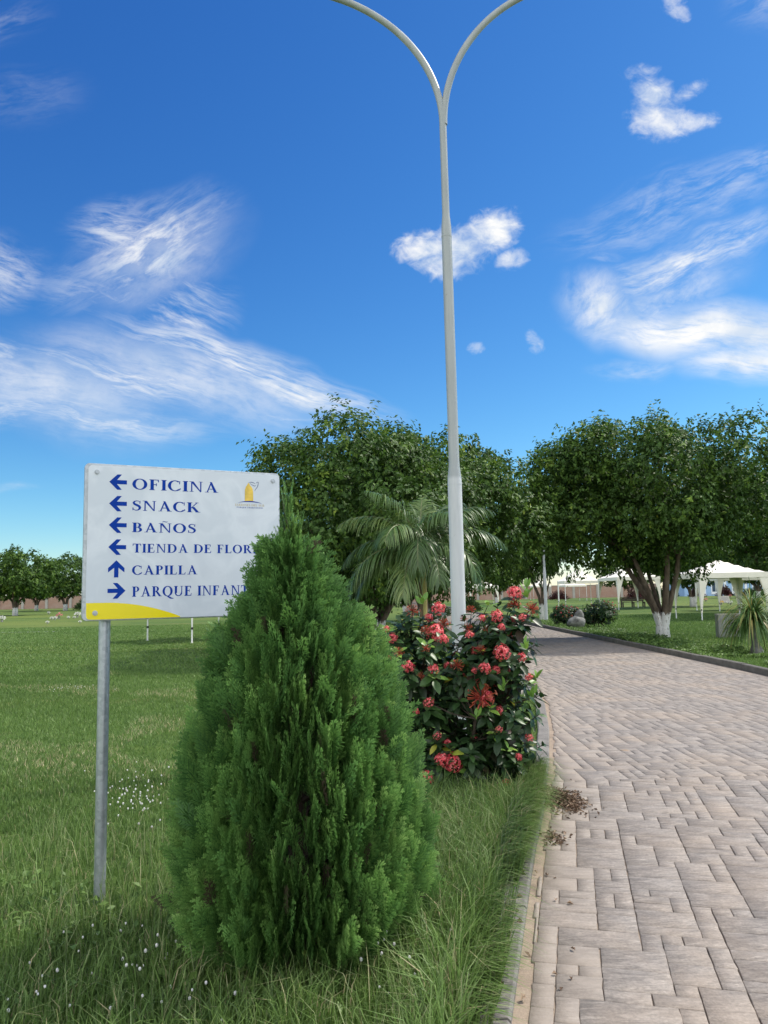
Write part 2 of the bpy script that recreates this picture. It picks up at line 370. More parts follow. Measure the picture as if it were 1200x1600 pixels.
class MB:
    def __init__(s): s.v = []; s.f = []
    def add(s, vs, fs):
        o = len(s.v); s.v += [tuple(v) for v in vs]; s.f += [tuple(i + o for i in f) for f in fs]
    def box(s, a, b, mtx=None):
        x0, y0, z0 = a; x1, y1, z1 = b
        vs = [(x, y, z) for z in (z0, z1) for x, y in ((x0, y0), (x1, y0), (x1, y1), (x0, y1))]
        if mtx is not None: vs = [mtx @ Vector(v) for v in vs]
        s.add(vs, [(3, 2, 1, 0), (4, 5, 6, 7), (0, 1, 5, 4), (1, 2, 6, 5), (2, 3, 7, 6), (3, 0, 4, 7)])
    def tube(s, pts, rad, n=10, cap=True):
        pts = [Vector(p) for p in pts]
        if not hasattr(rad, '__len__'): rad = [rad] * len(pts)
        d = (pts[1] - pts[0]).normalized(); u = d.orthogonal().normalized(); vs = []; fs = []
        for i, p in enumerate(pts):
            d = (pts[min(i + 1, len(pts) - 1)] - pts[max(i - 1, 0)]).normalized()
            u = (u - d * u.dot(d)).normalized(); q = d.cross(u)
            vs += [p + (u * cos(2 * pi * k / n) + q * sin(2 * pi * k / n)) * rad[i] for k in range(n)]
        for i in range(len(pts) - 1):
            for k in range(n):
                a = i * n + k; b = i * n + (k + 1) % n
                fs.append((a, b, b + n, a + n))
        if cap:
            fs.append(tuple(range(n - 1, -1, -1))); fs.append(tuple(range(len(vs) - n, len(vs))))
        s.add(vs, fs)
    def prism(s, poly, z0, z1, mtx=None):        # poly in local XZ, thickness along Y from z0 to z1
        n = len(poly); vs = [(x, z0, z) for x, z in poly] + [(x, z1, z) for x, z in poly]
        if mtx is not None: vs = [mtx @ Vector(v) for v in vs]
        fs = [tuple(range(n)), tuple(range(2 * n - 1, n - 1, -1))] + [(i, i + n, (i + 1) % n + n, (i + 1) % n) for i in range(n)]
        s.add(vs, fs)
    def build(s, name, m, parent=None, smooth=False, bevel=0):
        me = bpy.data.meshes.new(name); me.from_pydata(s.v, [], s.f); me.update()
        if smooth: me.polygons.foreach_set('use_smooth', [True] * len(me.polygons))
        o = link(name, me, m, parent)
        if smooth:
            try: me.set_sharp_from_angle(angle=radians(40))
            except Exception: pass
        if bevel:
            b = o.modifiers.new('bevel', 'BEVEL'); b.width = bevel; b.segments = 2; b.limit_method = 'ANGLE'
        return o
def tag(o, label=None, cat=None, group=None, kind=None):
    if label: o['label'] = label
    if cat: o['category'] = cat
    if group: o['group'] = group
    if kind: o['kind'] = kind
    return o
def empty(name, loc, rz=0, sc=1):
    o = bpy.data.objects.new(name, None); COL.objects.link(o); o.location = loc
    o.rotation_euler = (0, 0, rz); o.scale = (sc, sc, sc); o.empty_display_size = .2
    return o
CH = {}
def copy_tree(o, loc=None, rz=None, sc=None, label=None, parent=None):
    c = o.copy(); COL.objects.link(c)
    if parent is not None: c.parent = parent
    if loc is not None: c.location = loc
    if rz is not None: c.rotation_euler = (0, 0, rz)
    if sc is not None: c.scale = (sc, sc, sc) if not hasattr(sc, '__len__') else sc
    if label: c['label'] = label
    for ch in [q for q in COL.objects if q.parent == o]:
        copy_tree(ch, parent=c)
    return c
def norm(a): return a / np.maximum(np.linalg.norm(a, axis=-1, keepdims=True), 1e-9)
def leafcards(P, A, N, L, Wd, rnd, fold=.25, droop=0.0):
    """folded diamond leaves; P base, A axis, N normal"""
    A = norm(A); B = norm(np.cross(N, A)); Nn = np.cross(A, B)
    L = np.asarray(L)[:, None]; Wd = np.asarray(Wd)[:, None]
    v0 = P; m = P + A * L * .45 - Nn * 0 
    v1 = m + B * Wd * .5 + Nn * Wd * fold; v3 = m - B * Wd * .5 + Nn * Wd * fold
    v2 = P + A * L - Nn * L * droop
    V = np.stack([v0, v1, v2, v3], 1).reshape(-1, 3)
    i = np.arange(len(P))[:, None] * 4
    F = np.concatenate([i + np.array([[0, 1, 2]]), i + np.array([[0, 2, 3]])])
    return V, F, np.repeat(rnd, 4)

# ------------------------------------------------------------------ ground, path, kerbs
def lerp_tab(tab):
    xs = np.array([p[0] for p in tab]); ys = np.array([p[1] for p in tab])
    return lambda q: np.interp(q, xs, ys)
xl = lerp_tab([(-6, -1.72), (0, -.30), (3.05, .44), (4.84, .87), (5.77, 1.12), (7.4, 1.50), (9, 1.84), (11, 2.2), (13, 2.45), (16, 2.65), (20, 2.78), (40, 2.8), (156, 2.6)])
xr = lerp_tab([(-6, 2.4), (0, 3.85), (3, 4.6), (6, 5.35), (9, 6.1), (11, 6.45), (13, 6.72), (15, 6.8), (36, 6.76), (156, 6.6)])

g = MB(); g.add([(-600, -200, 0), (600, -200, 0), (600, 1200, 0), (-600, 1200, 0)], [(0, 1, 2, 3)])
tag(g.build('lawn', M['lawn']), kind='structure')

ys = np.concatenate([np.arange(-6, 24, .5), np.arange(24, 157, 4)])
V = []; ed = []
for y in ys:
    for t_ in np.linspace(0, 1, 12):
        x = xl(y) * (1 - t_) + xr(y) * t_; V.append((x, y, .009)); ed.append(x - xl(y))
n = len(ys); i = np.arange(n - 1)[:, None] * 12 + np.arange(11)[None]; i = i.ravel()[:, None]
me = npmesh('path', np.array(V), [i + np.array([[0, 1, 13, 12]])], extra={'edge': np.array(ed)})
tag(link('path', me, M['sand']), kind='structure')

def clip(poly, a, b, c):          # keep a*x + b*y >= c
    out = []
    for k in range(len(poly)):
        p, q = poly[k], poly[(k + 1) % len(poly)]; dp = a * p[0] + b * p[1] - c; dq = a * q[0] + b * q[1] - c
        if dp >= 0: out.append(p)
        if dp * dq < 0: t_ = dp / (dp - dq); out.append((p[0] + (q[0] - p[0]) * t_, p[1] + (q[1] - p[1]) * t_))
    return out
def pavers():
    pr = random.Random(3); U = .092
    V = []; F = []; R = []; E = []; G = {}
    def block(poly):
        n_ = len(poly); ar = sum(poly[k][0] * poly[(k + 1) % n_][1] - poly[(k + 1) % n_][0] * poly[k][1] for k in range(n_)) / 2
        if ar < .0025: return
        cx = sum(p[0] for p in poly) / n_; cy = sum(p[1] for p in poly) / n_
        e = cx - float(xl(cy)); h = .018 + pr.uniform(-.0012, .0012); tx, ty = pr.uniform(-.0015, .0015), pr.uniform(-.0015, .0015)
        per = []
        for k in range(n_):          # edges wander a little, corners are worn
            p, q = poly[k], poly[(k + 1) % n_]; L_ = math.hypot(q[0] - p[0], q[1] - p[1]); m_ = max(1, int(L_ / .06)) if cy < 14 else 1
            for z in range(m_):
                t_ = z / m_; jx = .0016 if cy < 14 else 0
                per.append((p[0] + (q[0] - p[0]) * t_ + pr.gauss(0, jx), p[1] + (q[1] - p[1]) * t_ + pr.gauss(0, jx * .6)))
        o = len(V); m_ = len(per); rad = math.sqrt(ar)
        for (ins, z) in ((0, .003), (0, h - .004), (.003, h)):
            for (x, y) in per:
                d = math.hypot(x - cx, y - cy); k = 1 - ins / max(d, .02)
                V.append((cx + (x - cx) * k, cy + (y - cy) * k, z + ((x - cx) * tx + (y - cy) * ty if z > .01 else 0)))
        r = pr.random(); R.extend([r] * (3 * m_)); E.extend([e] * (3 * m_))
        for l in (0, m_):
            for q in range(m_): F.append((o + l + q, o + l + (q + 1) % m_, o + l + m_ + (q + 1) % m_, o + l + m_ + q))
        G.setdefault(m_, []).append([o + 2 * m_ + q for q in range(m_)])
    def seg(ang, ox, oy, W, Hh, planes):
        # random ashlar packing on a unit grid, then turned to the local direction
        nx, ny = int(W / U), int(Hh / U); occ = np.zeros((ny, nx), bool); ca, sa = cos(ang), sin(ang)
        opts = [(3, 2), (2, 1), (2, 2), (1, 1), (3, 1), (2, 3), (1, 2), (4, 2)]; wts = [3, 3.2, 3, .5, 1.2, 1.6, 1.6, .8]
        for j in range(ny):
            for k in range(nx):
                if occ[j, k]: continue
                for _ in range(8):
                    a, b = pr.choices(opts, wts)[0]
                    if k + a <= nx and j + b <= ny and not occ[j:j + b, k:k + a].any(): break
                else: a = b = 1
                occ[j:j + b, k:k + a] = True
                g0, g1, g2, g3 = [pr.uniform(.0005, .0032) for _ in range(2)] + [pr.uniform(.0004, .0016) for _ in range(2)]
                px0, px1, py0, py1 = k * U + g0, (k + a) * U - g1, j * U + g2, (j + b) * U - g3
                poly = [(ox + ca * x - sa * y, oy + sa * x + ca * y) for x, y in ((px0, py0), (px1, py0), (px1, py1), (px0, py1))]
                for pl in planes: poly = clip(poly, *pl) if len(poly) > 2 else poly
                if len(poly) < 3: continue
                cy = sum(p[1] for p in poly) / len(poly); s1 = float(xl(cy + .3) - xl(cy - .3)) / .6; s2 = float(xr(cy + .3) - xr(cy - .3)) / .6
                poly = clip(poly, 1, -s1, float(xl(cy)) - s1 * cy + (.035 if cy < 5 else .04) + pr.uniform(0, .03))
                if len(poly) > 2: poly = clip(poly, -1, s2, -float(xr(cy)) + s2 * cy + .02)
                if len(poly) > 2: block(poly)
    sl = .03; c0 = 6.62 - sl * 1.2
    seg(-radians(13.5), -2.0, .9, 9, 7.5, [(sl, -1, -c0 + .003), (0, 1, 1.2)])
    seg(0, 1.0, 6.5, 6.5, 13.4, [(-sl, 1, c0 + .003), (0, -1, -19.9)])
    seg(radians(.4), 2.2, 19.6, 5.2, 44, [(0, 1, 19.903)])
    me = npmesh('path_pavers', np.array(V), [np.array(F)] + [np.array(g_) for g_ in G.values()], rnd=np.array(R), extra={'edge': np.array(E)})
    tag(link('path_pavers', me, M['paver']), kind='structure')
pavers()

def kerb(fx, side, wd, ht, m, seglen=1.0, y0=-4, y1=150, sink=.0):
    kb = MB(); pr = random.Random(5); y = y0
    while y < y1:
        L = seglen if y < 40 else 4.0
        ya, yb = y + .004, y + L - .004
        steps = np.linspace(ya, yb, 4); vs = []
        h = ht + pr.uniform(-.006, .006)
        for q in steps:
            x0 = float(fx(q)); x1 = x0 + side * wd; b = .012
            for dx, z in ((0, 0), (0, h - b), (b, h), (wd - b, h), (wd, h - b), (wd, 0)):
                vs.append((x0 + side * dx, q, z))
        fs = []
        for a in range(3):
            for k in range(5):
                p = a * 6 + k; f = (p, p + 1, p + 7, p + 6); fs.append(f if side > 0 else f[::-1])
        fs.append((0, 1, 2, 3, 4, 5)); fs.append((23, 22, 21, 20, 19, 18)); kb.add(vs, fs); y += L
    tag(kb.build('kerb', m), kind='structure')
kerb(xl, -1, .13, .045, M['kerb'])
kerb(xr, 1, .13, .135, M['kerb_dark'])
# thin cross path far out on the lawn
g = MB(); g.add([(-75, 37.2, .006), (-17.2, 40.2, .006), (-17.0, 40.8, .006), (-75, 37.9, .006)], [(0, 1, 2, 3)])
tag(g.build('footpath', M['block']), kind='structure')

# ------------------------------------------------------------------ direction sign
PA = math.atan2(.4585, .8885)
sg = tag(empty('direction_sign', (-1.632, 4.15, 0), PA),
         'white directory sign with blue arrows and lettering, half behind the tall conifer', 'sign')
def rrect(x0, z0, x1, z1, r, n=5):
    pts = []
    for cx, cz, a0 in ((x1 - r, z0 + r, -90), (x1 - r, z1 - r, 0), (x0 + r, z1 - r, 90), (x0 + r, z0 + r, 180)):
        for k in range(n + 1):
            a = radians(a0 + 90 * k / n); pts.append((cx + r * cos(a), cz + r * sin(a)))
    return pts
b = MB(); b.prism(rrect(0, 1.487, 1.118, 2.347, .026), -.004, .026); b.build('backing_panel', M['galv'], sg, bevel=.002)
b = MB(); b.prism(rrect(.018, 1.493, 1.113, 2.336, .022), -.009, -.0043); face = b.build('sign_face', M['signface'], sg)
for u in (.125, .985):
    b = MB(); b.tube([(u, .056, -.1), (u, .056, 2.30)], .0305, 20); b.build('post', M['galv'], sg, smooth=True)
    for z in (1.62, 2.2):
        b = MB(); b.box((u - .05, .0265, z - .02), (u + .05, .033, z + .02)); b.build('clamp', M['galv'], sg, bevel=.002)
for u, z in ((.062, 2.298), (1.073, 2.298), (.066, 1.529), (1.073, 1.529)):
    b = MB(); b.tube([(u, -.009, z), (u, -.0115, z)], .014, 16); b.tube([(u, -.0115, z), (u, -.0185, z)], .009, 6)
    b.build('bolt', M['galv'], sg)

# serif capitals from strokes: boxes, bowls and diagonals in a unit cap-height box
TH, TN = .205, .088
def Q(*p): return list(p)
def arcring(cx, cy, rx, ry, a0, a1, T_=TH, t_=TN, n=22):
    out = []
    for k in range(n):
        q = []
        for s in (k, k + 1):
            a = radians(a0 + (a1 - a0) * s / n); q.append(((cx + rx * cos(a), cy + ry * sin(a)), (cx + (rx - T_) * cos(a), cy + (ry - t_) * sin(a))))
        out.append([q[0][0], q[1][0], q[1][1], q[0][1]])
    return out
def bx(x0, y0, x1, y1): return [[(x0, y0), (x1, y0), (x1, y1), (x0, y1)]]
def stem(x, y0=0, y1=1, sb=True, st=True, w=TH, e=.075):
    o = bx(x, y0, x + w, y1); h = .045
    if sb: o += bx(x - e, y0, x + w + e, y0 + h) + [[(x - .03, y0 + h), (x + w + .03, y0 + h), (x + w, y0 + .1), (x, y0 + .1)]]
    if st: o += bx(x - e, y1 - h, x + w + e, y1) + [[(x, y1 - .1), (x + w, y1 - .1), (x + w + .03, y1 - h), (x - .03, y1 - h)]]
    return o
def diag(x0, y0, x1, y1, w): return [[(x0, y0), (x0 + w, y0), (x1 + w, y1), (x1, y1)]]
def serif(xc, y, e=.13, h=.045): return bx(xc - e, y, xc + e, y + h)
def spath(pts, ws):
    out = []; P = [Vector(p) for p in pts]; L = []; R = []
    for k, p in enumerate(P):
        d = (P[min(k + 1, len(P) - 1)] - P[max(k - 1, 0)]).normalized(); nrm = Vector((-d.y, d.x)); L.append(p + nrm * ws[k] / 2); R.append(p - nrm * ws[k] / 2)
    for k in range(len(P) - 1): out.append([tuple(R[k]), tuple(R[k + 1]), tuple(L[k + 1]), tuple(L[k])])
    return out
def glyph(c):
    e = .075
    if c == 'I': return stem(e), .335
    if c == 'L': return stem(e) + bx(e, 0, .60, .07) + [[(.53, .07), (.60, .07), (.63, .26), (.585, .26)]], .66
    if c in 'EF':
        o = stem(e, sb=(c == 'F')) + bx(e, .93, .58, 1) + [[(.545, .75), (.59, .75), (.585, .93), (.51, .93)]]
        o += bx(e + TH, .48, .44, .555) + bx(.42, .38, .465, .655)
        if c == 'E': o += bx(0, 0, .62, .07) + [[(.55, .07), (.62, .07), (.645, .26), (.60, .26)]]
        return o, .68 if c == 'E' else .64
    if c == 'T':
        return stem(.26, st=False) + bx(.0, .93, .70, 1) + [[(-.01, .74), (.035, .74), (.07, .93), (0, .93)], [(.665, .74), (.71, .74), (.70, .93), (.63, .93)]], .72
    if c == 'O' or c == 'Q':
        o = arcring(.45, .5, .45, .52, 0, 360, .2, .075, 36)
        if c == 'Q': o += spath([(.42, .0), (.56, -.08), (.72, -.19), (.92, -.24), (1.0, -.22)], [.06, .15, .15, .08, .03])
        return o, .93
    if c == 'C':
        return arcring(.45, .5, .45, .52, 48, 318, .2, .075, 30) + [[(.70, .66), (.76, .66), (.77, 1.0), (.72, .93)]] + [[(.70, .20), (.79, .14), (.81, .24), (.78, .30)]], .84
    if c == 'D': return stem(e, sb=False, st=False) + bx(0, 0, .40, .06) + bx(0, .94, .40, 1) + arcring(.36, .5, .47, .5, -90, 90, .2, .065), .87
    if c in 'PRB':
        o = stem(e, sb=c != 'B', st=False) + bx(0, .94, .36, 1) + arcring(.33, .74, .28, .26, -90, 90, .175, .06, 16) + bx(e + TH, .48, .36, .54)
        if c == 'R': o += diag(.62, 0, .30, .5, .2) + bx(.66, 0, .88, .045)
        if c == 'B': o += bx(0, 0, .36, .06) + arcring(.35, .27, .31, .27, -90, 90, .185, .06, 16)
        return o, {'P': .64, 'R': .84, 'B': .70}[c]
    if c in 'A':
        return diag(.13, 0, .40, 1, .085) + [[(.62, 0), (.82, 0), (.475, 1.02), (.34, 1.02)]] + bx(.25, .30, .64, .365) + serif(.155, 0, .13) + serif(.735, 0, .165), .90
    if c in 'NÑ':
        o = bx(.12, 0, .20, 1) + bx(.70, 0, .78, 1) + [[(.08, 1), (.27, 1), (.78, 0), (.70, 0)]] + serif(.16, 0, .13) + bx(0, .955, .2, 1) + serif(.74, .955, .13)
        if c == 'Ñ': o += spath([(.24, 1.12), (.32, 1.19), (.42, 1.17), (.52, 1.13), (.62, 1.19)], [.03, .07, .085, .07, .03])
        return o, .90
    if c == 'M':
        return bx(.1, 0, .17, 1) + bx(.82, 0, 1.0, 1) + [[(.08, 1), (.27, 1), (.55, .12), (.48, .05)], [(.48, .05), (.55, .12), (.88, 1), (.82, 1)]] + serif(.135, 0, .12) + serif(.91, 0, .16) + bx(0, .955, .2, 1) + bx(.85, .955, 1.08, 1), 1.1
    if c == 'K':
        return stem(e) + [[(e + TH, .46), (e + TH, .38), (.70, .96), (.61, .96)]] + diag(.62, 0, .29, .54, .21) + serif(.66, .955, .12) + bx(.57, 0, .90, .045), .88
    if c == 'S':
        pts = [(.50, .72), (.49, .86), (.40, .95), (.28, .965), (.15, .90), (.10, .77), (.16, .64), (.30, .55), (.43, .45), (.50, .32), (.47, .16), (.36, .05), (.24, .035), (.11, .09), (.06, .22), (.05, .31)]
        ws = [.03, .05, .06, .075, .11, .15, .18, .195, .195, .175, .14, .09, .075, .06, .05, .03]
        return spath(pts, ws) + [[(.46, .70), (.52, .70), (.53, 1.0), (.49, .95)], [(.03, .3), (.09, .3), (.07, .06), (.03, .0)]], .58
    if c == 'U':
        return stem(.07, .3, 1, sb=False) + bx(.66, .3, .735, 1) + serif(.70, .955, .13) + arcring(.4025, .32, .3325, .34, 180, 360, .13, .085, 20), .86
    if c == 'J': return stem(.16, .1, 1, sb=False) + arcring(.10, .1, .245, .3, 270, 360, .18, .07, 10), .40
    return [], .3
def textpoly(mb, s, u0, z0, width, h, y):
    gl = []; x = 0; sp = .085
    for c in s:
        if c == ' ': x += .42; continue
        p, a = glyph(c); gl.append((x, p)); x += a + sp
    k = width / (x - sp) ; cnt = 0
    for ox, ps in gl:
        for p in ps:
            cnt += 1; yy = y - (cnt % 23) * 1.2e-5
            a = 0.0
            for q in range(len(p)): a += p[q][0] * p[(q + 1) % len(p)][1] - p[(q + 1) % len(p)][0] * p[q][1]
            if a < 0: p = p[::-1]
            mb.add([(u0 + (ox + qx) * k, yy, z0 + qy * h) for qx, qy in p], [tuple(range(len(p)))])
FY = -.0096
def textline(s, u0, z0, width, h, m):
    sp = .085; tot = 0; items = []
    for wd_ in s.split(' '):
        ww = sum(glyph(c)[1] + sp for c in wd_) - sp; items.append((wd_, tot, ww)); tot += ww + .42 + sp
    k = width / (tot - .42 - sp)
    for wd_, x, ww in items:
        b = MB(); textpoly(b, wd_, u0 + x * k, z0, ww * k, h, FY); b.build('lettering', M[m], face)
for s, u0, z0, wd, h in (('OFICINA', .250, 2.2115, .487, .0605), ('SNACK', .250, 2.092, .380, .057), ('BAÑOS', .252, 1.971, .355, .053),
                         ('TIENDA DE FLORES', .257, 1.857, .775, .0495), ('CAPILLA', .255, 1.734, .362, .051), ('PARQUE INFANTIL', .257, 1.613, .735, .056)):
    textline(s, u0, z0, wd, h, 'signblue')
AR = [(-.047, 0), (-.004, .043), (.020, .043), (-.006, .0115), (.047, .0115), (.047, -.0115), (-.006, -.0115), (.020, -.043), (-.004, -.043)]
for k, (u, z) in enumerate(((.174, 2.248), (.175, 2.1275), (.176, 2.008), (.175, 1.8865), (.172, 1.767), (.175, 1.647))):
    pl = AR[::-1]
    if k == 4: pl = [(-p[1], -p[0]) for p in AR][::1]
    if k == 5: pl = [(-p[0], p[1]) for p in AR]
    a = sum(pl[q][0] * pl[(q + 1) % 9][1] - pl[(q + 1) % 9][0] * pl[q][1] for q in range(9))
    if a < 0: pl = pl[::-1]
    b = MB(); vs = [(u + p[0], FY, z + p[1]) for p in pl]; b.add(vs, [tuple(range(9))]); b.build('arrow', M['signblue'], face)
b = MB(); pl = [(.021, 1.515), (.024, 1.503), (.032, 1.4955), (.045, 1.494), (.52, 1.494)]
for t_ in np.linspace(0, 1, 16): 
    uu = .52 - t_ * .50; pl.append((uu, 1.4955 + .088 * (1 - ((.11 - uu) / .42) ** 2 if uu > .11 else 1)))
b.add([(p[0], FY, p[1]) for p in pl], [tuple(range(len(pl)))]); b.build('yellow_corner', M['signyellow'], face)
# park emblem: golden robed figure releasing a bird, over a blue arc
lg = bpy.data.objects.new('emblem', None); COL.objects.link(lg); lg.parent = face; lg.empty_display_size = .05
b = MB(); pl = [(.897, 2.168), (.950, 2.168), (.949, 2.225), (.946, 2.245), (.938, 2.257), (.930, 2.265), (.925, 2.277), (.918, 2.279), (.914, 2.270), (.904, 2.255), (.898, 2.235)]
b.add([(p[0], FY, p[1]) for p in pl], [tuple(range(len(pl)))]); b.build('robed_figure', M['gold'], face)
b = MB()
for ps, ws in (([(.920, 2.281), (.935, 2.285), (.950, 2.282), (.962, 2.277)], [.002, .005, .005, .002]), ([(.930, 2.278), (.944, 2.268), (.958, 2.262), (.966, 2.266)], [.002, .004, .005, .003]),
               ([(.982, 2.287), (.980, 2.272), (.976, 2.258), (.966, 2.245), (.958, 2.232)], [.003, .005, .005, .004, .002]), ([(.966, 2.280), (.974, 2.286), (.983, 2.288)], [.002, .004, .002])):
    for p in spath(ps, ws): b.add([(q[0], FY - .00002, q[1]) for q in p], [(0, 1, 2, 3)])
b.build('bird', M['logogrey'], face)
b = MB(); xs = np.linspace(.852, 1.006, 14)
up = [(x, 2.157 + .014 * (1 - ((x - .929) / .077) ** 2)) for x in xs]; dn = [(x, 2.157 + .007 * (1 - ((x - .929) / .077) ** 2)) for x in xs]
for k in range(13): b.add([(dn[k][0], FY - .00015, dn[k][1]), (dn[k + 1][0], FY - .00015, dn[k + 1][1]), (up[k + 1][0], FY - .00015, up[k + 1][1]), (up[k][0], FY - .00015, up[k][1])], [(0, 1, 2, 3)])
b.build('blue_arc', M['signblue'], face)
textline('JARDINES DEL SUR', .838, 2.139, .182, .0125, 'palegold')
textline('PARQUE CEMENTERIO', .848, 2.1265, .162, .0075, 'signblue')
bpy.data.objects.remove(lg)

# ------------------------------------------------------------------ street lamps
def make_lamp():
    root = tag(empty('street_lamp', (.768, 8.2, 0)), 'tall white double-armed lamp post rising out of the red flowering shrub', 'street lamp')
    b = MB()
    prof = [(-.1, .078), (2.76, .076), (2.84, .074), (2.95, .060), (3.0, .0575), (5.55, .0565), (5.66, .055), (5.80, .043), (5.85, .042), (6.9, .0405)]
    pts = [(-.012 * max(0, z - 3) / 4, 0, z) for z, r in prof]; b.tube(pts, [r for z, r in prof], 24)
    b.build('pole', M['pole'], root, smooth=True)
    for z, r in ((2.76, .0775), (5.55, .0582)):
        b = MB(); b.tube([(-.012 * max(0, z - 3) / 4, 0, z - .008), (-.012 * max(0, z - 3) / 4, 0, z + .008)], r, 24); b.build('weld_ring', M['pole'], root, smooth=True)
    for s in (-1, 1):
        pts = []
        for k in range(25):
            t_ = radians(74 * k / 24); pts.append((s * ((1.95 if s < 0 else 1.66) * (1 - cos(t_))) - .012 + (.012 if s > 0 else 0), 0, 6.88 + .14 * (s < 0) * 0 + (1.72 * sin(t_))))
        e = pts[-1]; e = (e[0] + s * .75, 0, e[2] + .20); pts.append(e)
        b = MB(); b.tube(pts, [.0395] * 14 + [.038] * 12, 16); arm = b.build('arm', M['pole'], root, smooth=True)
        b = MB(); ex = pts[-1][0]
        b.tube([(ex - s * .05, 0, e[2] + .02), (ex + s * .10, 0, e[2] + .03), (ex + s * .35, 0, e[2] + .04), (ex + s * .6, 0, e[2] + .035), (ex + s * .68, 0, e[2] + .03)], [.05, .09, .13, .10, .03], 14)
        hd = b.build('lamp_head', M['white_metal'], root, smooth=True)
        b = MB(); b.tube([(ex + s * .2, 0, e[2] - .09), (ex + s * .35, 0, e[2] - .12), (ex + s * .52, 0, e[2] - .08)], [.04, .09, .04], 12); b.build('lamp_glass', M['glass'], hd, smooth=True)
    b = MB(); b.tube([(.03, -.0695, 1.36), (.03, -.080, 1.36)], .011, 10); b.build('bolt', M['black'], root)
    b = MB(); b.box((-.16, -.16, 0), (.16, .16, .02)); b.build('base_plate', M['galv'], root, bevel=.003)
    return root
lamp = make_lamp()
lp = tag(empty('lamp_post', (8.26, 39.96, 0)), 'slim white lamp post farther along the right kerb beside the low flowering bushes', 'lamp post')
b = MB(); b.tube([(0, 0, -.05), (0, 0, 2.55), (0, 0, 2.7), (0, 0, 4.5)], [.085, .083, .062, .058], 14); b.build('pole', M['pole'], lp, smooth=True)
b = MB(); b.tube([(0, 0, 4.5), (0, 0, 4.54), (0, 0, 4.72), (0, 0, 4.8)], [.06, .14, .17, .05], 14); b.build('lamp_head', M['white_metal'], lp, smooth=True)

# ------------------------------------------------------------------ the tall conifer in front
def spray_template(seed):
    r = np.random.default_rng(seed); D = []
    def dia(x, y, ang, L, wd, tip):
        z = r.normal(0, .018); D.append((x, y, ang, L, wd, z, tip))
    dia(0, 0, 0, .55, .035, .2); dia(.45, 0, 0, .55, .04, .7)
    nb = 10
    for k in range(nb):
        s = .06 + .88 * k / nb; sd = 1 if k % 2 else -1
        a = sd * (.72 - .22 * s + r.normal(0, .08)); L = .46 * (1 - .72 * s) * r.uniform(.8, 1.15)
        dia(s, 0, a, L, .042, .3 + .5 * s)
        ns = max(2, int(4 * (1 - .45 * s)))
        for q in range(ns):
            u = .25 + .68 * q / ns
            for sd2 in ((1, -1) if q % 2 == 0 else (-1, 1))[:2]:
                a2 = a + sd2 * (.62 + r.normal(0, .1)); l2 = L * .46 * (1 - .55 * u) * r.uniform(.8, 1.2) + .03
                dia(s + cos(a) * L * u, sin(a) * L * u, a2, l2 * 1.1, .036, .66 + .4 * s)
    D = np.array(D); c, s_ = np.cos(D[:, 2]), np.sin(D[:, 2]); L = D[:, 3]; wd = D[:, 4]
    def pt(fl, fw): return np.stack([D[:, 0] + c * L * fl - s_ * wd * fw, D[:, 1] + s_ * L * fl + c * wd * fw, D[:, 5] + .02 * (fl > .3)], 1)
    Vt = np.stack([pt(0, .12), pt(.6, .5), pt(1, 0), pt(.6, -.5)], 1).reshape(-1, 3)
    return Vt, np.repeat(D[:, 6], 4)
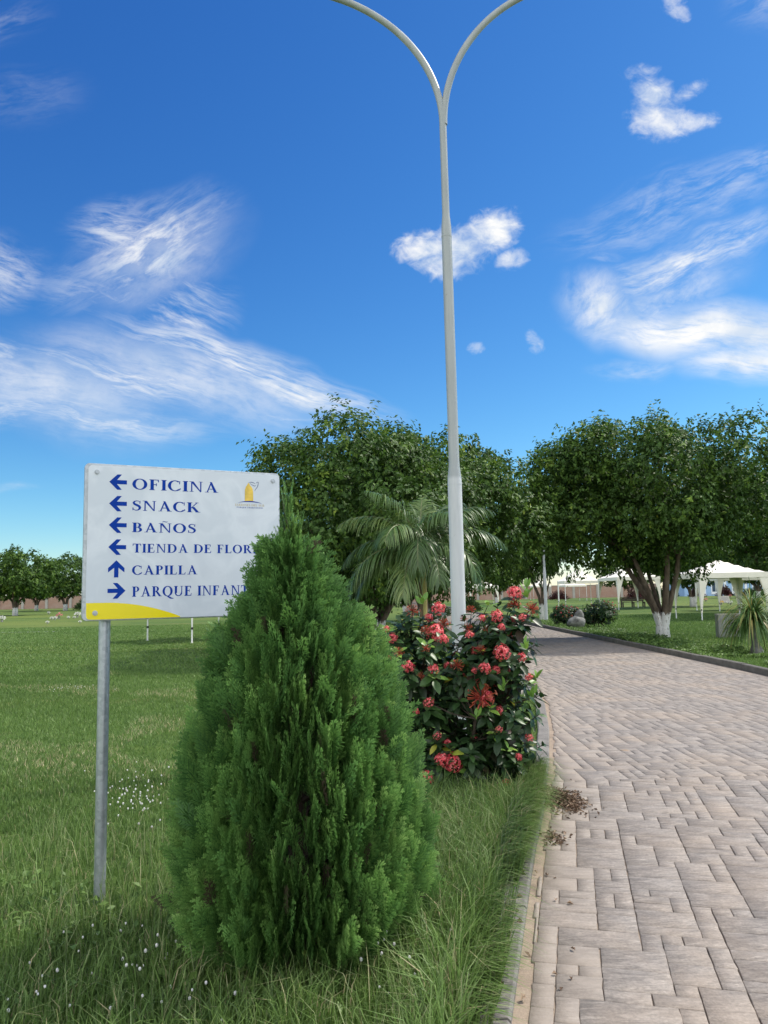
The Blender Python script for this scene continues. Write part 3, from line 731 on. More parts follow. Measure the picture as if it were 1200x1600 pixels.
def make_thuja():
    r = np.random.default_rng(11)
    root = tag(empty('thuja_conifer', (-.43, 3.72, 0)), 'large bushy cone-shaped green conifer in the foreground, partly covering the sign', 'conifer')
    zz = np.array([-.05, .1, .225, .51, .80, 1.09, 1.39, 1.545, 1.70, 1.85, 2.0, 2.10])
    lf = np.array([-.80, -.91, -.98, -1.025, -.99, -.905, -.77, -.645, -.55, -.50, -.472, -.465]) + .43
    rt = np.array([-.01, .10, .175, .215, .170, .080, -.10, -.25, -.365, -.425, -.456, -.465]) + .43
    cx = lambda z: np.interp(z, zz, (lf + rt) / 2); R = lambda z: np.interp(z, zz, (rt - lf) / 2)
    plumes = []
    # tips spread over the cone by golden angle
    n = 165
    for k in range(n):
        u = (k + .5) / n
        z = .34 + 1.68 * (1 - (1 - u) ** .62) ; th = k * 2.39996 + r.normal(0, .15)
        plumes.append((th, min(z, 2.02) + r.normal(0, .03), r.uniform(.42, .80), r.uniform(.065, .115), r.uniform(.86, 1.0)))
    for k in range(26):   # skirt
        plumes.append((k * 2 * pi / 26 + r.normal(0, .1), r.uniform(.20, .40), .34, .11, r.uniform(.9, 1.02)))
    P, A, N, L, RN = [], [], [], [], []
    def fill(B, Tp, rad, cnt, brt, radial):
        ax = Tp - B; ln = np.linalg.norm(ax); ax = ax / ln
        s = r.uniform(0, 1, cnt) ** .8; ph = r.uniform(0, 2 * pi, cnt)
        e1 = np.cross(ax, [0, 0, 1.]) if abs(ax[2]) < .98 else np.array([1., 0, 0]); e1 = e1 / np.linalg.norm(e1); e2 = np.cross(ax, e1)
        dphi = np.cos(ph)[:, None] * e1 + np.sin(ph)[:, None] * e2
        prof = np.sqrt(np.clip(1 - s, 0, 1)) * (.55 + .45 * np.sin(pi * np.clip(s * 1.3, 0, 1)))
        rr = rad * prof * r.uniform(.35, 1.0, cnt)
        p = B + ax * (s * ln * .93)[:, None] + dphi * rr[:, None]
        d = ax * .8 + dphi * (.16 + .26 * r.uniform(0, 1, cnt)[:, None]) + np.array([0, 0, .55]) + radial * .10 + r.normal(0, .07, (cnt, 3))
        d = norm(d)
        # flat sprays stand in upright planes that hold the trunk
        tang = np.cross(np.array([0, 0, 1.]), radial); tang = tang / max(np.linalg.norm(tang), 1e-6)
        nn = tang + r.normal(0, .20, (cnt, 3)); nn = nn - d * (nn * d).sum(1, keepdims=True)
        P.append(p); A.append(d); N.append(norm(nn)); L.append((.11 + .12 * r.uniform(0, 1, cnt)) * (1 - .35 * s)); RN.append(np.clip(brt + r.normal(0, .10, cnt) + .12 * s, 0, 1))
    for th, z, ln, rad, k in plumes:
        Rz = R(z); rd = np.array([cos(th), sin(th), 0.])
        tip = np.array([cx(z), 0, z]) + rd * Rz * k
        zb = max(z - ln, .04); base = np.array([cx(zb), 0, zb]) + rd * max(R(zb) * .72 - .05, Rz * .35)
        fill(base, tip, rad * (.6 + .4 * min(1, Rz / .3)), int(44 * (.55 + .45 * min(1, Rz / .3)) * (.6 + rad * 4)), r.uniform(.22, .50), rd)
    for dx, dy, z, ln in ((0, 0, 2.08, .5), (.025, -.02, 1.93, .45), (-.03, .02, 1.86, .45), (.08, -.05, 1.72, .4), (-.08, -.06, 1.64, .4)):
        fill(np.array([cx(z) * .9 + dx * .6 - .0, dy * .5, z - ln]), np.array([cx(z) + dx, dy, z]), .05, 60, .45, norm(np.array([dx + .01, dy - .3, 0])))
    # second leader on the right shoulder
    for dx, dy, z, rad in ((.335, -.10, 1.47, .085), (.385, -.02, 1.37, .10), (.29, -.2, 1.33, .10), (.43, -.14, 1.24, .11), (.47, .02, 1.15, .11), (.28, -.28, 1.17, .10)):
        fill(np.array([dx * .62, dy * .6, z - .6]), np.array([dx, dy, z]), rad, 75, .5, norm(np.array([dx, dy - .1, 0])))
    # inner filling
    cnt = 1700; z = r.uniform(.06, 1.75, cnt); th = r.uniform(0, 2 * pi, cnt); q = np.sqrt(r.uniform(.08, .74, cnt))
    rd = np.stack([np.cos(th), np.sin(th), 0 * th], 1)
    p = np.stack([cx(z), 0 * z, z], 1) + rd * (R(z) * q)[:, None]
    d = norm(rd * .5 + np.array([0, 0, .8]) + r.normal(0, .15, (cnt, 3))); nn = norm(np.cross(d, rd) + r.normal(0, .4, (cnt, 3))); nn = norm(nn - d * (nn * d).sum(1, keepdims=True))
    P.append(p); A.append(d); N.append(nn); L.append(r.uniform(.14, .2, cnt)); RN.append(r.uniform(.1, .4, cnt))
    P, A, N, L, RN = map(np.concatenate, (P, A, N, L, RN))
    Bv = np.cross(N, A); VV = []; RR = []; FF = []; off = 0
    pick = r.integers(0, 4, len(P))
    for tmp in range(4):
        Vt, tip = spray_template(20 + tmp); s = pick == tmp
        v = P[s][:, None] + L[s][:, None, None] * (A[s][:, None] * Vt[None, :, 0:1] + Bv[s][:, None] * Vt[None, :, 1:2] + N[s][:, None] * Vt[None, :, 2:3])
        VV.append(v.reshape(-1, 3)); dead = r.random(s.sum()) < .02
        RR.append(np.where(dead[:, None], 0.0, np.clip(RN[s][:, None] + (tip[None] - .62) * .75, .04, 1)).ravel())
        m = len(v) * len(Vt) // 4; FF.append(off + np.arange(m * 4).reshape(-1, 4)); off += m * 4
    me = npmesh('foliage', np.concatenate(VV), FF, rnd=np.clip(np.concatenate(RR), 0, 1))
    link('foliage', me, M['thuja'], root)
    b = MB(); b.tube([(0, 0, -.05), (.0, 0, .6), (-.02, 0, 1.3), (-.04, 0, 1.9)], [.055, .045, .03, .008], 10)
    for k in range(40):
        th = k * 2.4; z = .05 + 1.3 * (k / 40); rd = R(z + .4) * .8
        b.tube([(0, 0, z), (cos(th) * rd * .6, sin(th) * rd * .6, z + .12), (cos(th) * rd + cx(z), sin(th) * rd, z + .4)], [.014, .009, .003], 5)
    b.build('trunk', M['twig'], root, smooth=True)
    print('thuja sprays', len(P))
make_thuja()

# ------------------------------------------------------------------ flowering shrub (ixora)
def leaf_template():
    us = np.array([0, .12, .38, .65, .88, 1.0]); wd = np.array([.04, .22, .46, .42, .2, .0]); V = []
    for u, w_ in zip(us, wd):
        for s in (-1, 0, 1): V.append((u, s * w_ * .5, abs(s) * w_ * .13 - .16 * u * u))
    F = []
    for k in range(5):
        for s in range(2): a = k * 3 + s; F.append((a, a + 1, a + 4, a + 3))
    return np.array(V), np.array(F)
LT_V, LT_F = leaf_template()
def leaves_full(P, A, N, L, rnd):
    A = norm(A); B = norm(np.cross(N, A)); Nn = np.cross(A, B); L = np.asarray(L)[:, None, None]
    v = P[:, None] + L * (A[:, None] * LT_V[None, :, 0:1] + B[:, None] * LT_V[None, :, 1:2] + Nn[:, None] * LT_V[None, :, 2:3])
    n = len(P); F = (np.arange(n) * len(LT_V))[:, None, None] + LT_F[None]
    return v.reshape(-1, 3), F.reshape(-1, 4), np.repeat(rnd, len(LT_V))
def flower_mesh(seed, kind):
    r = np.random.default_rng(seed); n = {0: 46, 1: 40, 2: 26}[kind]
    k = np.arange(n); z = 1 - 1.25 * (k + .5) / n; th = k * 2.39996
    d = norm(np.stack([np.sqrt(np.clip(1 - z * z, 0, 1)) * np.cos(th), np.sqrt(np.clip(1 - z * z, 0, 1)) * np.sin(th), z], 1) + r.normal(0, .12, (n, 3)))
    L = r.uniform(.036, .05, n) * (1.0 if kind != 1 else 1.1)
    VV, FF, RR, FQ = [], [], [], []; off = 0
    e1 = norm(np.cross(d, np.array([.31, .2, .93]))); e2 = np.cross(d, e1)
    for q in range(n):      # tube
        b0 = d[q] * .006; b1 = d[q] * L[q]
        for s in range(2):
            ee = (e1, e2)[s][q] * (.0013 if kind != 1 else .0019)
            VV += [b0 - ee * .6, b0 + ee * .6, b1 + ee, b1 - ee]; FF.append([off, off + 1, off + 2, off + 3]); off += 4; RR += [.25, .25, .7, .7]
        if kind == 1 and r.random() > .25: continue
        a0 = r.uniform(0, pi)
        for pk in range(4):
            a = a0 + pk * pi / 2; pd = e1[q] * cos(a) + e2[q] * sin(a); pn = -e1[q] * sin(a) + e2[q] * cos(a); l = r.uniform(.010, .014)
            VV += [b1, b1 + pd * l * .5 + pn * .0045 + d[q] * .001, b1 + pd * l - d[q] * .002, b1 + pd * l * .5 - pn * .0045 + d[q] * .001]
            FF.append([off, off + 1, off + 2, off + 3]); off += 4; c = r.uniform(.3, 1.0); RR += [c * .8, c, c, c]
    return npmesh('flower_cluster', np.array(VV), [np.array(FF)], rnd=np.array(RR))
FM = [flower_mesh(1, 0), flower_mesh(2, 0), flower_mesh(3, 1), flower_mesh(4, 2)]
for f, m in zip(FM, ('flower', 'flower', 'bud', 'flower')): f.materials.append(M[m])
def make_ixora(name, seed, lobes, stems, ntips, nflow, leafn, hand=None, hand_young=None):
    """lobes: list of (centre, radii); hand: extra flower positions"""
    r = np.random.default_rng(seed); root = empty(name, (0, 0, 0))
    tips = []; tries = 0
    while len(tips) < ntips and tries < 90000:
        tries += 1
        c, rad = lobes[r.integers(len(lobes))]; d = norm(r.normal(0, 1, 3))
        q = r.uniform(.62, 1.04) if r.random() < .8 else r.uniform(.25, .65); p = np.array(c) + d * np.array(rad) * q
        if p[2] < .07: continue
        if all(np.linalg.norm((p - t_[0])) > .062 for t_ in tips): tips.append((p, d))
    TP = np.array([t_[0] for t_ in tips]); TD = norm(np.array([t_[1] for t_ in tips]) * .8 + np.array([0, 0, .75]))
    if hand:
        TP = np.concatenate([TP, np.array([h[:3] for h in hand])]); TD = np.concatenate([TD, np.array([(0, -.5, .85)] * len(hand))])
    b = MB(); st = [Vector(s) for s in stems]; nodes = []
    for k, s in enumerate(st):       # main stems
        c = Vector(lobes[k % len(lobes)][0]); top = c + Vector((r.normal(0, .18), r.normal(0, .15), r.uniform(-.1, .25)))
        pts = [s.lerp(top, t_) + Vector((r.normal(0, .02), r.normal(0, .02), 0)) + Vector((0, 0, .06 * sin(pi * t_))) for t_ in (0, .3, .6, 1)]
        b.tube(pts, [.02, .016, .012, .008], 7); nodes += pts[1:] + [pts[1].lerp(pts[2], .5), pts[2].lerp(pts[3], .5)]
    NV = np.array([list(p) for p in nodes])
    for p, d in zip(TP, TD):
        q = NV[np.argmin(((NV - p) ** 2).sum(1) + .6 * np.clip(NV[:, 2] - p[2] + .1, 0, 1))]; m = (q + p) / 2 - d * .03
        b.tube([q, m, p], [.006, .0045, .0028], 5, cap=False)
    b.build('stems', M['twig'], root, smooth=True)
    PP, AA, NN, LL, RR = [], [], [], [], []
    for i, (p, d) in enumerate(zip(TP, TD)):
        young = r.random() < .07 or (hand_young and i >= ntips and False)
        n = leafn + int(r.integers(-2, 3)); e1 = norm(np.cross(d, r.normal(0, 1, 3))); e2 = np.cross(d, e1); a0 = r.uniform(0, pi)
        for k in range(n):
            lev = k // 2; a = a0 + lev * pi / 2 + (k % 2) * pi + r.normal(0, .2)
            rd = e1 * cos(a) + e2 * sin(a); up = .9 - .26 * lev + r.normal(0, .12)
            PP.append(p - d * (.022 * lev + .004)); ax = norm(rd * .85 + d * max(up * .7, -.2) + np.array([0, 0, -.12 * lev * .5])); AA.append(ax)
            NN.append(norm(d + rd * -.3 + r.normal(0, .15, 3))); LL.append((.072 + .014 * min(lev, 3)) * r.uniform(.8, 1.3))
            RR.append(r.uniform(.84, .96) if young and lev < 2 else (r.uniform(.98, 1) if r.random() < .012 else np.clip(r.beta(2, 2.4) * .85, 0, .82)))
    if hand_young:
        for p in hand_young:
            p = np.array(p[:3])
            for k in range(4):
                a = k * pi / 2 + r.normal(0, .2); rd = np.array([cos(a), sin(a) * .7, 0]); lev = k // 2
                PP.append(p - np.array([0, 0, .02 * lev])); AA.append(norm(rd * .6 + np.array([0, 0, 1.0 - .35 * lev]))); NN.append(norm(np.array([0, -.2, .6]) + r.normal(0, .7, 3)))
                LL.append(r.uniform(.065, .095)); RR.append(r.uniform(.83, .93))
    V, F, Rn = leaves_full(np.array(PP), np.array(AA), np.array(NN), np.array(LL), np.array(RR))
    link('foliage', npmesh('foliage', V, [F], rnd=Rn, smooth=True), M['ixora'], root)
    # flowers: given ones first, then spread over the outer tips
    spots = [(np.array(h[:3]), h[3], h[4]) for h in (hand or [])]
    order = np.argsort(TP[:ntips, 1] - .5 * TP[:ntips, 2] + r.normal(0, .25, ntips)) if nflow else []
    for k in order:
        if len(spots) >= nflow + len(hand or []): break
        if all(np.linalg.norm(TP[k] - s[0]) > .10 for s in spots): spots.append((TP[k] + TD[k] * .02, r.uniform(.6, 1.05), int(r.choice([0, 0, 1, 2, 3]))))
    for p, s, kd in spots:
        o = link('flower_cluster', FM[kd], None, root); o.location = p; o.scale = (s, s, s)
        o.rotation_euler = (r.uniform(.2, .9), r.normal(0, .35), r.uniform(-.6, .6))
        if kd == 2: o['label'] = 'orange flower cluster still in bud'
    return root
def at_px(x, y, Yd):   # photograph bearing -> point at distance Yd (survey values)
    d = Vector((0, cos(.10647), sin(.10647))); u0 = Vector((0, -sin(.10647), cos(.10647))); r0 = Vector((1, 0, 0))
    rt = r0 * cos(.02) - u0 * sin(.02); up = r0 * sin(.02) + u0 * cos(.02)
    v = d + rt * (x - 600) / 1200 + up * (800 - y) / 1200
    return Vector((0, 0, 1.6)) + v * (Yd / v.y)
FL = [(804, 928, 1.0, 0), (803, 946, .9, 2), (830, 952, .95, 2), (777, 963, .85, 0), (803, 967, .5, 0), (817, 970, .4, 0), (731, 982, .7, 2), (765, 990, 1.0, 2), (785, 1020, 1.1, 0), (797, 992, .5, 1), (815, 1027, .6, 0),
      (757, 1045, .8, 1), (741, 1048, .4, 0), (752, 1090, 1.75, 2), (756, 1092, 1.2, 1), (685, 952, .95, 0), (670, 965, .6, 1), (644, 955, .9, 2), (680, 990, 1.3, 0), (692, 1000, .7, 1), (613, 997, .7, 0), (604, 984, .5, 1), (665, 1015, .6, 2),
      (637, 1043, .85, 1), (677, 1046, .7, 0), (714, 1040, .85, 2), (670, 1098, .75, 3), (706, 1192, 1.25, 0), (690, 1188, .9, 1), (665, 1216, .95, 0), (810, 1183, .5, 1), (791, 1223, .5, 0), (818, 1228, .75, 2), (683, 1150, .6, 3),
      (622, 1019, .7, 2), (780, 1140, .5, 3), (752, 1015, .6, 2), (693, 975, .8, 2)]
rr = random.Random(2); hand = []
for x, y, s, k in FL:
    q = at_px(x, y, 6.02 + rr.uniform(0, .14) + (0.22 if y < 1000 else 0)); hand.append((q.x, q.y, q.z, s * 1.36, k))
YG = [at_px(822, 918, 6.25), at_px(824, 930, 6.2), at_px(660, 940, 6.3), at_px(838, 1060, 6.2), at_px(787, 1075, 6.0), at_px(822, 1010, 6.1), at_px(745, 1120, 6.0), at_px(832, 1085, 6.1)]
ix = make_ixora('ixora_shrub', 21, [((.20, 6.45, 1.00), (.40, .38, .42)), ((.34, 6.45, .52), (.38, .40, .42)), ((.90, 6.42, 1.12), (.34, .36, .42)), ((.92, 6.40, .68), (.36, .38, .40)), ((.62, 6.4, .55), (.48, .35, .5)), ((.60, 6.36, .95), (.20, .25, .30)), ((.92, 6.35, .42), (.30, .28, .36)), ((.62, 6.22, .28), (.44, .24, .26))],
                [(.62, 6.38, 0), (.70, 6.35, 0), (.66, 6.45, 0), (.74, 6.42, 0), (.58, 6.46, 0), (.68, 6.5, 0), (.36, 6.5, 0), (.9, 6.46, 0)], 410, 36, 9, hand, YG)
tag(ix, 'tall dark-leaved shrub with coral red flower heads hiding the foot of the big lamp post', 'shrub')
ixs = make_ixora('ixora_shrub', 33, [((0, 0, .66), (.62, .55, .52)), ((.35, .1, .55), (.5, .5, .42)), ((-.4, .1, .6), (.45, .45, .42))], [(0, 0, 0), (.2, .1, 0), (-.2, 0, 0)], 330, 26, 8)
tag(ixs, 'rounded red-flowering bush left of the grey stone, beside the second lamp post', 'shrub', 'low flowering bushes on the far verge')
ixs.location = (7.95, 34.1, 0); ixs.scale = (.95, .95, .95)
copy_tree(ixs, (9.15, 33.2, 0), 2.2, (1.15, 1.1, 1.1), 'widest red-flowering bush, right of the grey stone on the far verge')
# the grey stone between them
def rock(name, r0, seed, parent, loc, sq=(1, 1, 1)):
    r = np.random.default_rng(seed); me = bpy.data.meshes.new(name)
    import bmesh
    bm = bmesh.new(); bmesh.ops.create_icosphere(bm, subdivisions=3, radius=r0)
    k = r.normal(0, 1, (9, 3)); 
    for v in bm.verts:
        p = np.array(v.co) / r0; a = 1 + .10 * sum(math.sin(2.6 * float(p @ q) + i) for i, q in enumerate(k)) / 2.2 + .035 * sum(math.sin(8 * float(p @ q) + 2 * i) for i, q in enumerate(k)) / 2
        v.co = Vector((p[0] * a * r0 * sq[0] + loc[0], p[1] * a * r0 * sq[1] + loc[1], p[2] * a * r0 * sq[2] + loc[2]))
    bm.to_mesh(me); bm.free(); me.polygons.foreach_set('use_smooth', [True] * len(me.polygons))
    return link(name, me, M['stone'], parent)
sr = tag(empty('stone_ornament', (7.95, 32.4, 0)), 'weathered grey stone with a knob on top standing between two flowering bushes', 'stone')
rock('boulder', .33, 3, sr, (0, 0, .25), (1.15, .9, .85)); rock('knob', .22, 5, sr, (.13, .05, .52), (.8, .7, 1.35))

# ------------------------------------------------------------------ ficus trees
def ficus_meshes(seed, Rx, Ry, zb, zt, nclump, nleaf, leafL, fork=.55, nst=7, lean=(0, 0), tr=.13):
    r = np.random.default_rng(seed); H = zt - zb; zc = zb + H * .44
    C = []; 
    def shape(d):      # broad dome, flat below
        k = np.where(d[2] > 0, H * .56, H * .44); bul = 1 + .15 * math.sin(3 * math.atan2(d[1], d[0]) + seed) + .12 * math.sin(5 * math.atan2(d[1], d[0]) + 2 * seed) + .05 * math.sin(4 * d[2] + seed)
        e = abs(d) ** 1.0; h = math.hypot(d[0], d[1])
        bul *= 1 + .30 * max(0, d[2]) ** 1.5
        return np.array([d[0] * Rx * bul, d[1] * Ry * bul, (np.sign(d[2]) * abs(d[2]) ** .8) * k * (1 + .16 * math.sin(4 * math.atan2(d[1], d[0]) + 1.3 * seed) + .10 * math.sin(7 * d[0] + seed))])
    for k in range(nclump):
        d = norm(r.normal(0, 1, 3)); q = r.uniform(.66, .94) if k > nclump * .2 else r.uniform(.25, .62)
        p = shape(d) * q + np.array([lean[0], lean[1], zc]); rad = r.uniform(.6, 1.08) * (Rx / 3.8)
        C.append((p, rad, d))
    CP = np.array([c[0] for c in C]); CR = np.array([c[1] for c in C]); CD = np.array([c[2] for c in C])
    # leaves in drooping sprays over each clump
    k = r.choice(nclump, nleaf, p=CR ** 2 / (CR ** 2).sum())
    # twigs first, so leaves hang together in sprays
    ntw = nleaf // 9; kt = r.choice(nclump, ntw, p=CR ** 2 / (CR ** 2).sum())
    td = norm(norm(r.normal(0, 1, (ntw, 3))) + CD[kt] * .55 + np.array([0, 0, .25])); tl = r.uniform(.78, 1.08, ntw)
    tp = CP[kt] + td * (CR[kt] * tl)[:, None] * np.array([1, 1, .85])
    ext = r.random(ntw) < .07; tp = tp + np.where(ext[:, None], td * r.uniform(.1, .38, (ntw, 1)) + np.array([0, 0, .08]), 0)
    tax = norm(td * .8 + np.array([0, 0, -.35]) + r.normal(0, .35, (ntw, 3)))
    cb = r.normal(0, .10, nclump); brt = np.clip(r.beta(2, 2.6, ntw) + .12 * (tl - .9) / .2 + cb[kt], 0, 1)
    it = np.repeat(np.arange(ntw), 9)[:nleaf]; m = len(it); s = r.uniform(-.05, .34, m)
    side = r.choice([-1, 1], m)[:, None]; lat = norm(np.cross(tax[it], td[it] + .01)) * side
    P = tp[it] + tax[it] * s[:, None] + r.normal(0, .035, (m, 3))
    A = norm(lat * .8 + tax[it] * .6 + np.array([0, 0, -.45]) + r.normal(0, .3, (m, 3)))
    N = norm(td[it] * .7 + np.array([0, 0, .5]) + r.normal(0, .38, (m, 3)))
    L = leafL * r.uniform(.75, 1.25, m)
    V, F, Rn = leafcards(P, A, N, L, L * .58, np.clip(brt[it] * .8 + r.normal(0, .12, m), 0, 1), .16, .1)
    crown = npmesh('crown', V, [F], rnd=Rn)
    b = MB()
    for q in range(nst):
        a = 2 * pi * q / nst + r.uniform(-.25, .25); rad = r.uniform(.55, .72); px = cos(a) * .095 * (tr / .13); py = sin(a) * .095 * (tr / .13)
        top = Vector((cos(a) * Rx * rad * .78 + lean[0], sin(a) * Ry * rad * .78 + lean[1], zb + H * r.uniform(.28, .5)))
        hz = fork * r.uniform(.85, 1.15)
        pts = [Vector((px * 1.25, py * 1.25, -.05)), Vector((px * 1.1, py * 1.1, hz * .8)), Vector((px * 1.9 + top.x * .05, py * 1.9 + top.y * .05, hz * 1.7)),
               Vector((0, 0, 0)).lerp(top, .42) + Vector((px, py, .35)), Vector((0, 0, 0)).lerp(top, .7) + Vector((r.normal(0, .08), r.normal(0, .08), .22)), top]
        r0 = tr * r.uniform(.75, 1.05); b.tube(pts, [r0 * 1.25, r0, r0 * .85, r0 * .66, r0 * .5, r0 * .25], 10)
        for z in range(3):
            p0 = pts[3].lerp(pts[5], r.uniform(0, .8)); e = CP[np.argmin(((CP - np.array(p0 + (top * .3))) ** 2).sum(1) + r.uniform(0, 2, nclump))]
            p1 = Vector(e); b.tube([p0, p0.lerp(p1, .5) + Vector((0, 0, .12)), p1], [r0 * .4, r0 * .25, r0 * .08], 6)
    b.tube([(0, 0, -.05), (0, 0, fork * .7), (0, 0, fork * 1.25)], [tr * 1.5, tr * 1.15, tr * .6], 12)
    me = bpy.data.meshes.new('trunk'); me.from_pydata(b.v, [], b.f); me.update(); me.polygons.foreach_set('use_smooth', [True] * len(me.polygons))
    return crown, me
def tree(meshes, loc, rz, sc, label, group='ficus trees on the lawns'):
    root = tag(empty('ficus_tree', loc, rz), label, 'tree', group); root.scale = sc if hasattr(sc, '__len__') else (sc, sc, sc)
    for nm, me, m in (('crown', meshes[0], 'ficus'), ('trunk', meshes[1], 'trunk')):
        if not me.materials: me.materials.append(M[m])
        o = bpy.data.objects.new(nm, me); COL.objects.link(o); o.parent = root
    return root
fA = ficus_meshes(5, 3.4, 3.3, 2.8, 6.6, 125, 84000, .125, .55, 8, lean=(-.25, 0), tr=.115)
fB = ficus_meshes(8, 4.1, 3.6, 1.9, 5.75, 140, 92000, .125, .55, 7, tr=.12)
fC = ficus_meshes(13, 3.6, 3.5, 2.5, 6.7, 100, 40000, .17, .7, 5, tr=.12)
fD = ficus_meshes(17, 3.9, 3.5, 2.2, 6.9, 80, 19000, .27, .8, 4, tr=.17)
tree(fA, (8.66, 24.3, 0), 0, 1, 'broad dark green tree with several forked whitewashed trunks just behind the right kerb')
tree(fB, (-.3, 22.3, 0), .4, 1, 'biggest dark tree left of the lamp post, crown rising directly behind the young palm')
tree(fC, (1.5, 30.5, 0), 0, (.92, .92, 1.16), 'dark tree on the left verge whose crown shows just right of the big lamp post')
tree(fC, (8.5, 42.2, 0), 2.0, (.62, .62, 1.06), 'tree with slim dark trunk and white base directly behind the second lamp post')
tree(fC, (1.2, 45, 0), 4.0, 1.05, 'tree far down the left verge, lit low foliage seen beneath the nearer crowns')
tree(fC, (23.5, 46, 0), 1.2, 1.28, 'tall tree at the right edge rising behind the nearest white canopy tent')
tree(fD, (26.6, 67, 0), .5, 1, 'tree with pale mottled trunk on the far lawn, seen just right of the forked trunks')
tree(fD, (54, 112, 0), 1.5, 1.1, 'spreading tree in front of the pale blue building, framed under the nearest tent')
tree(fD, (-42.2, 88, 0), 0, 1.05, 'nearest of the three distant trees on the left, with a white trunk base')
tree(fD, (-58.3, 129, 0), 2.5, 1.1, 'smallest distant tree against the brick wall, between two larger ones on the left')
tree(fD, (-50.6, 122, 0), 4.2, 1.2, 'distant tree right beside the left edge of the direction sign')
tree(fD, (-9, 116, 0), 3.3, 1.1, 'far tree whose crown shows low between the conifer and the palm fronds')
tree(fD, (3, 126, 0), 5.1, 1.1, 'far tree seen under the big crown behind the palm stem')
tree(fD, (15.5, 108, 0), .9, 1.0, 'far tree at the end of the paved path, right of the big lamp post')
tree(fD, (38, 120, 0), 2.1, 1.1, 'far tree behind the bench and the long white tent')

# ------------------------------------------------------------------ young coconut palm
def make_palm():
    r = np.random.default_rng(4); root = tag(empty('coconut_palm', (.60, 13, 0), 0, .75), 'young coconut palm with drooping feather fronds between the conifer and lamp post', 'palm')
    b = MB(); b.tube([(0, 0, -.05), (.02, 0, .8), (.05, 0, 1.8), (.03, 0, 2.7), (.0, 0, 3.2)], [.14, .11, .095, .07, .03], 12); b.build('trunk', M['fiber'], root, smooth=True)
    b = MB(); b.tube([(.07, -.09, 1.5), (.075, -.10, 2.1), (.06, -.07, 2.8), (.02, -.02, 3.2)], [.035, .055, .05, .02], 10)
    b.build('leaf_sheath', plain('yellow_sheath', (.42, .36, .13), .6, 0, .15, 6), root, smooth=True)
    spec = [(-172, 55, 2.1, 1.5), (-150, 72, 2.0, 1.2), (172, 30, 2.0, 1.6), (-160, 12, 2.2, 1.7), (-95, 35, 1.9, 2.3), (-60, 62, 1.9, 1.7), (10, 62, 2.1, 1.4), (-12, 38, 2.1, 1.5), (28, 74, 1.7, 1.2), (60, 50, 1.9, 1.3), (-120, 50, 1.9, 1.9), (-40, 20, 1.9, 1.8), (80, 80, 1.4, .6), (-165, -5, 1.9, 1.2), (-75, 5, 1.7, 1.5), (-110, -10, 1.8, 1.2), (-25, 0, 1.8, 1.3), (165, 5, 1.9, 1.3)]
    for az, el, ln, bend in spec:
        a = radians(az); e = radians(el); p = Vector((0, 0, 3.12)); pts = [p.copy()]; ns = 22; dirs = []
        for k in range(ns):
            e2 = e - bend * (k / ns) ** 1.3 * 1.05; d = Vector((cos(a) * cos(e2), sin(a) * cos(e2), sin(e2))); dirs.append(d); p = p + d * ln / ns; pts.append(p.copy())
        b = MB(); b.tube(pts, list(np.linspace(.022, .004, ns + 1)), 6)
        PP, AA, NN, LL, RR = [], [], [], [], []; lv = []; lf = []; lr = []
        br = r.uniform(.2, .75)
        for k in range(2, ns):
            for j in range(4):
                t_ = k + j / 4; q = pts[k].lerp(pts[k + 1], j / 4); d = dirs[min(k, ns - 1)]; s = Vector((-sin(a), cos(a), 0)); upv = s.cross(d)
                if upv.z < 0: upv = -upv
                L = (.74 * math.sin(pi * min(1, .18 + .80 * t_ / ns)) + .16) * r.uniform(.62, 1.15)
                for sd in (-1, 1):
                    di = (d * .75 + s * sd * .75 + upv * .30 + Vector(r.normal(0, .11, 3))).normalized(); pos = q.copy(); wv = []
                    nrm = di.cross(Vector((0, 0, 1))).normalized(); wid = .0125; col = np.clip(br + r.normal(0, .16), 0, 1)
                    pr_ = [pos.copy()]; dd = di.copy()
                    for z in range(4): dd = (dd + Vector((0, 0, -.32 - .14 * z))).normalized(); pos = pos + dd * L / 4; pr_.append(pos.copy())
                    side = (upv.cross(di)).normalized()
                    o = len(lv)
                    for z, pp in enumerate(pr_):
                        w_ = wid * (.5, 1, .95, .7, .08)[z]; lv.append(pp + side * w_); lv.append(pp - side * w_); lr += [col, col]
                    for z in range(4): lf.append((o + 2 * z, o + 2 * z + 1, o + 2 * z + 3, o + 2 * z + 2))
        fr = b.build('frond', M['palm_rib'], root, smooth=True)
        link('leaflets', npmesh('leaflets', np.array([list(v) for v in lv]), [np.array(lf)], rnd=np.array(lr)), M['palm'], fr)
M['palm_rib'] = plain('palm_rib', (.14, .15, .06), .5, 0, .2, 6)
make_palm()

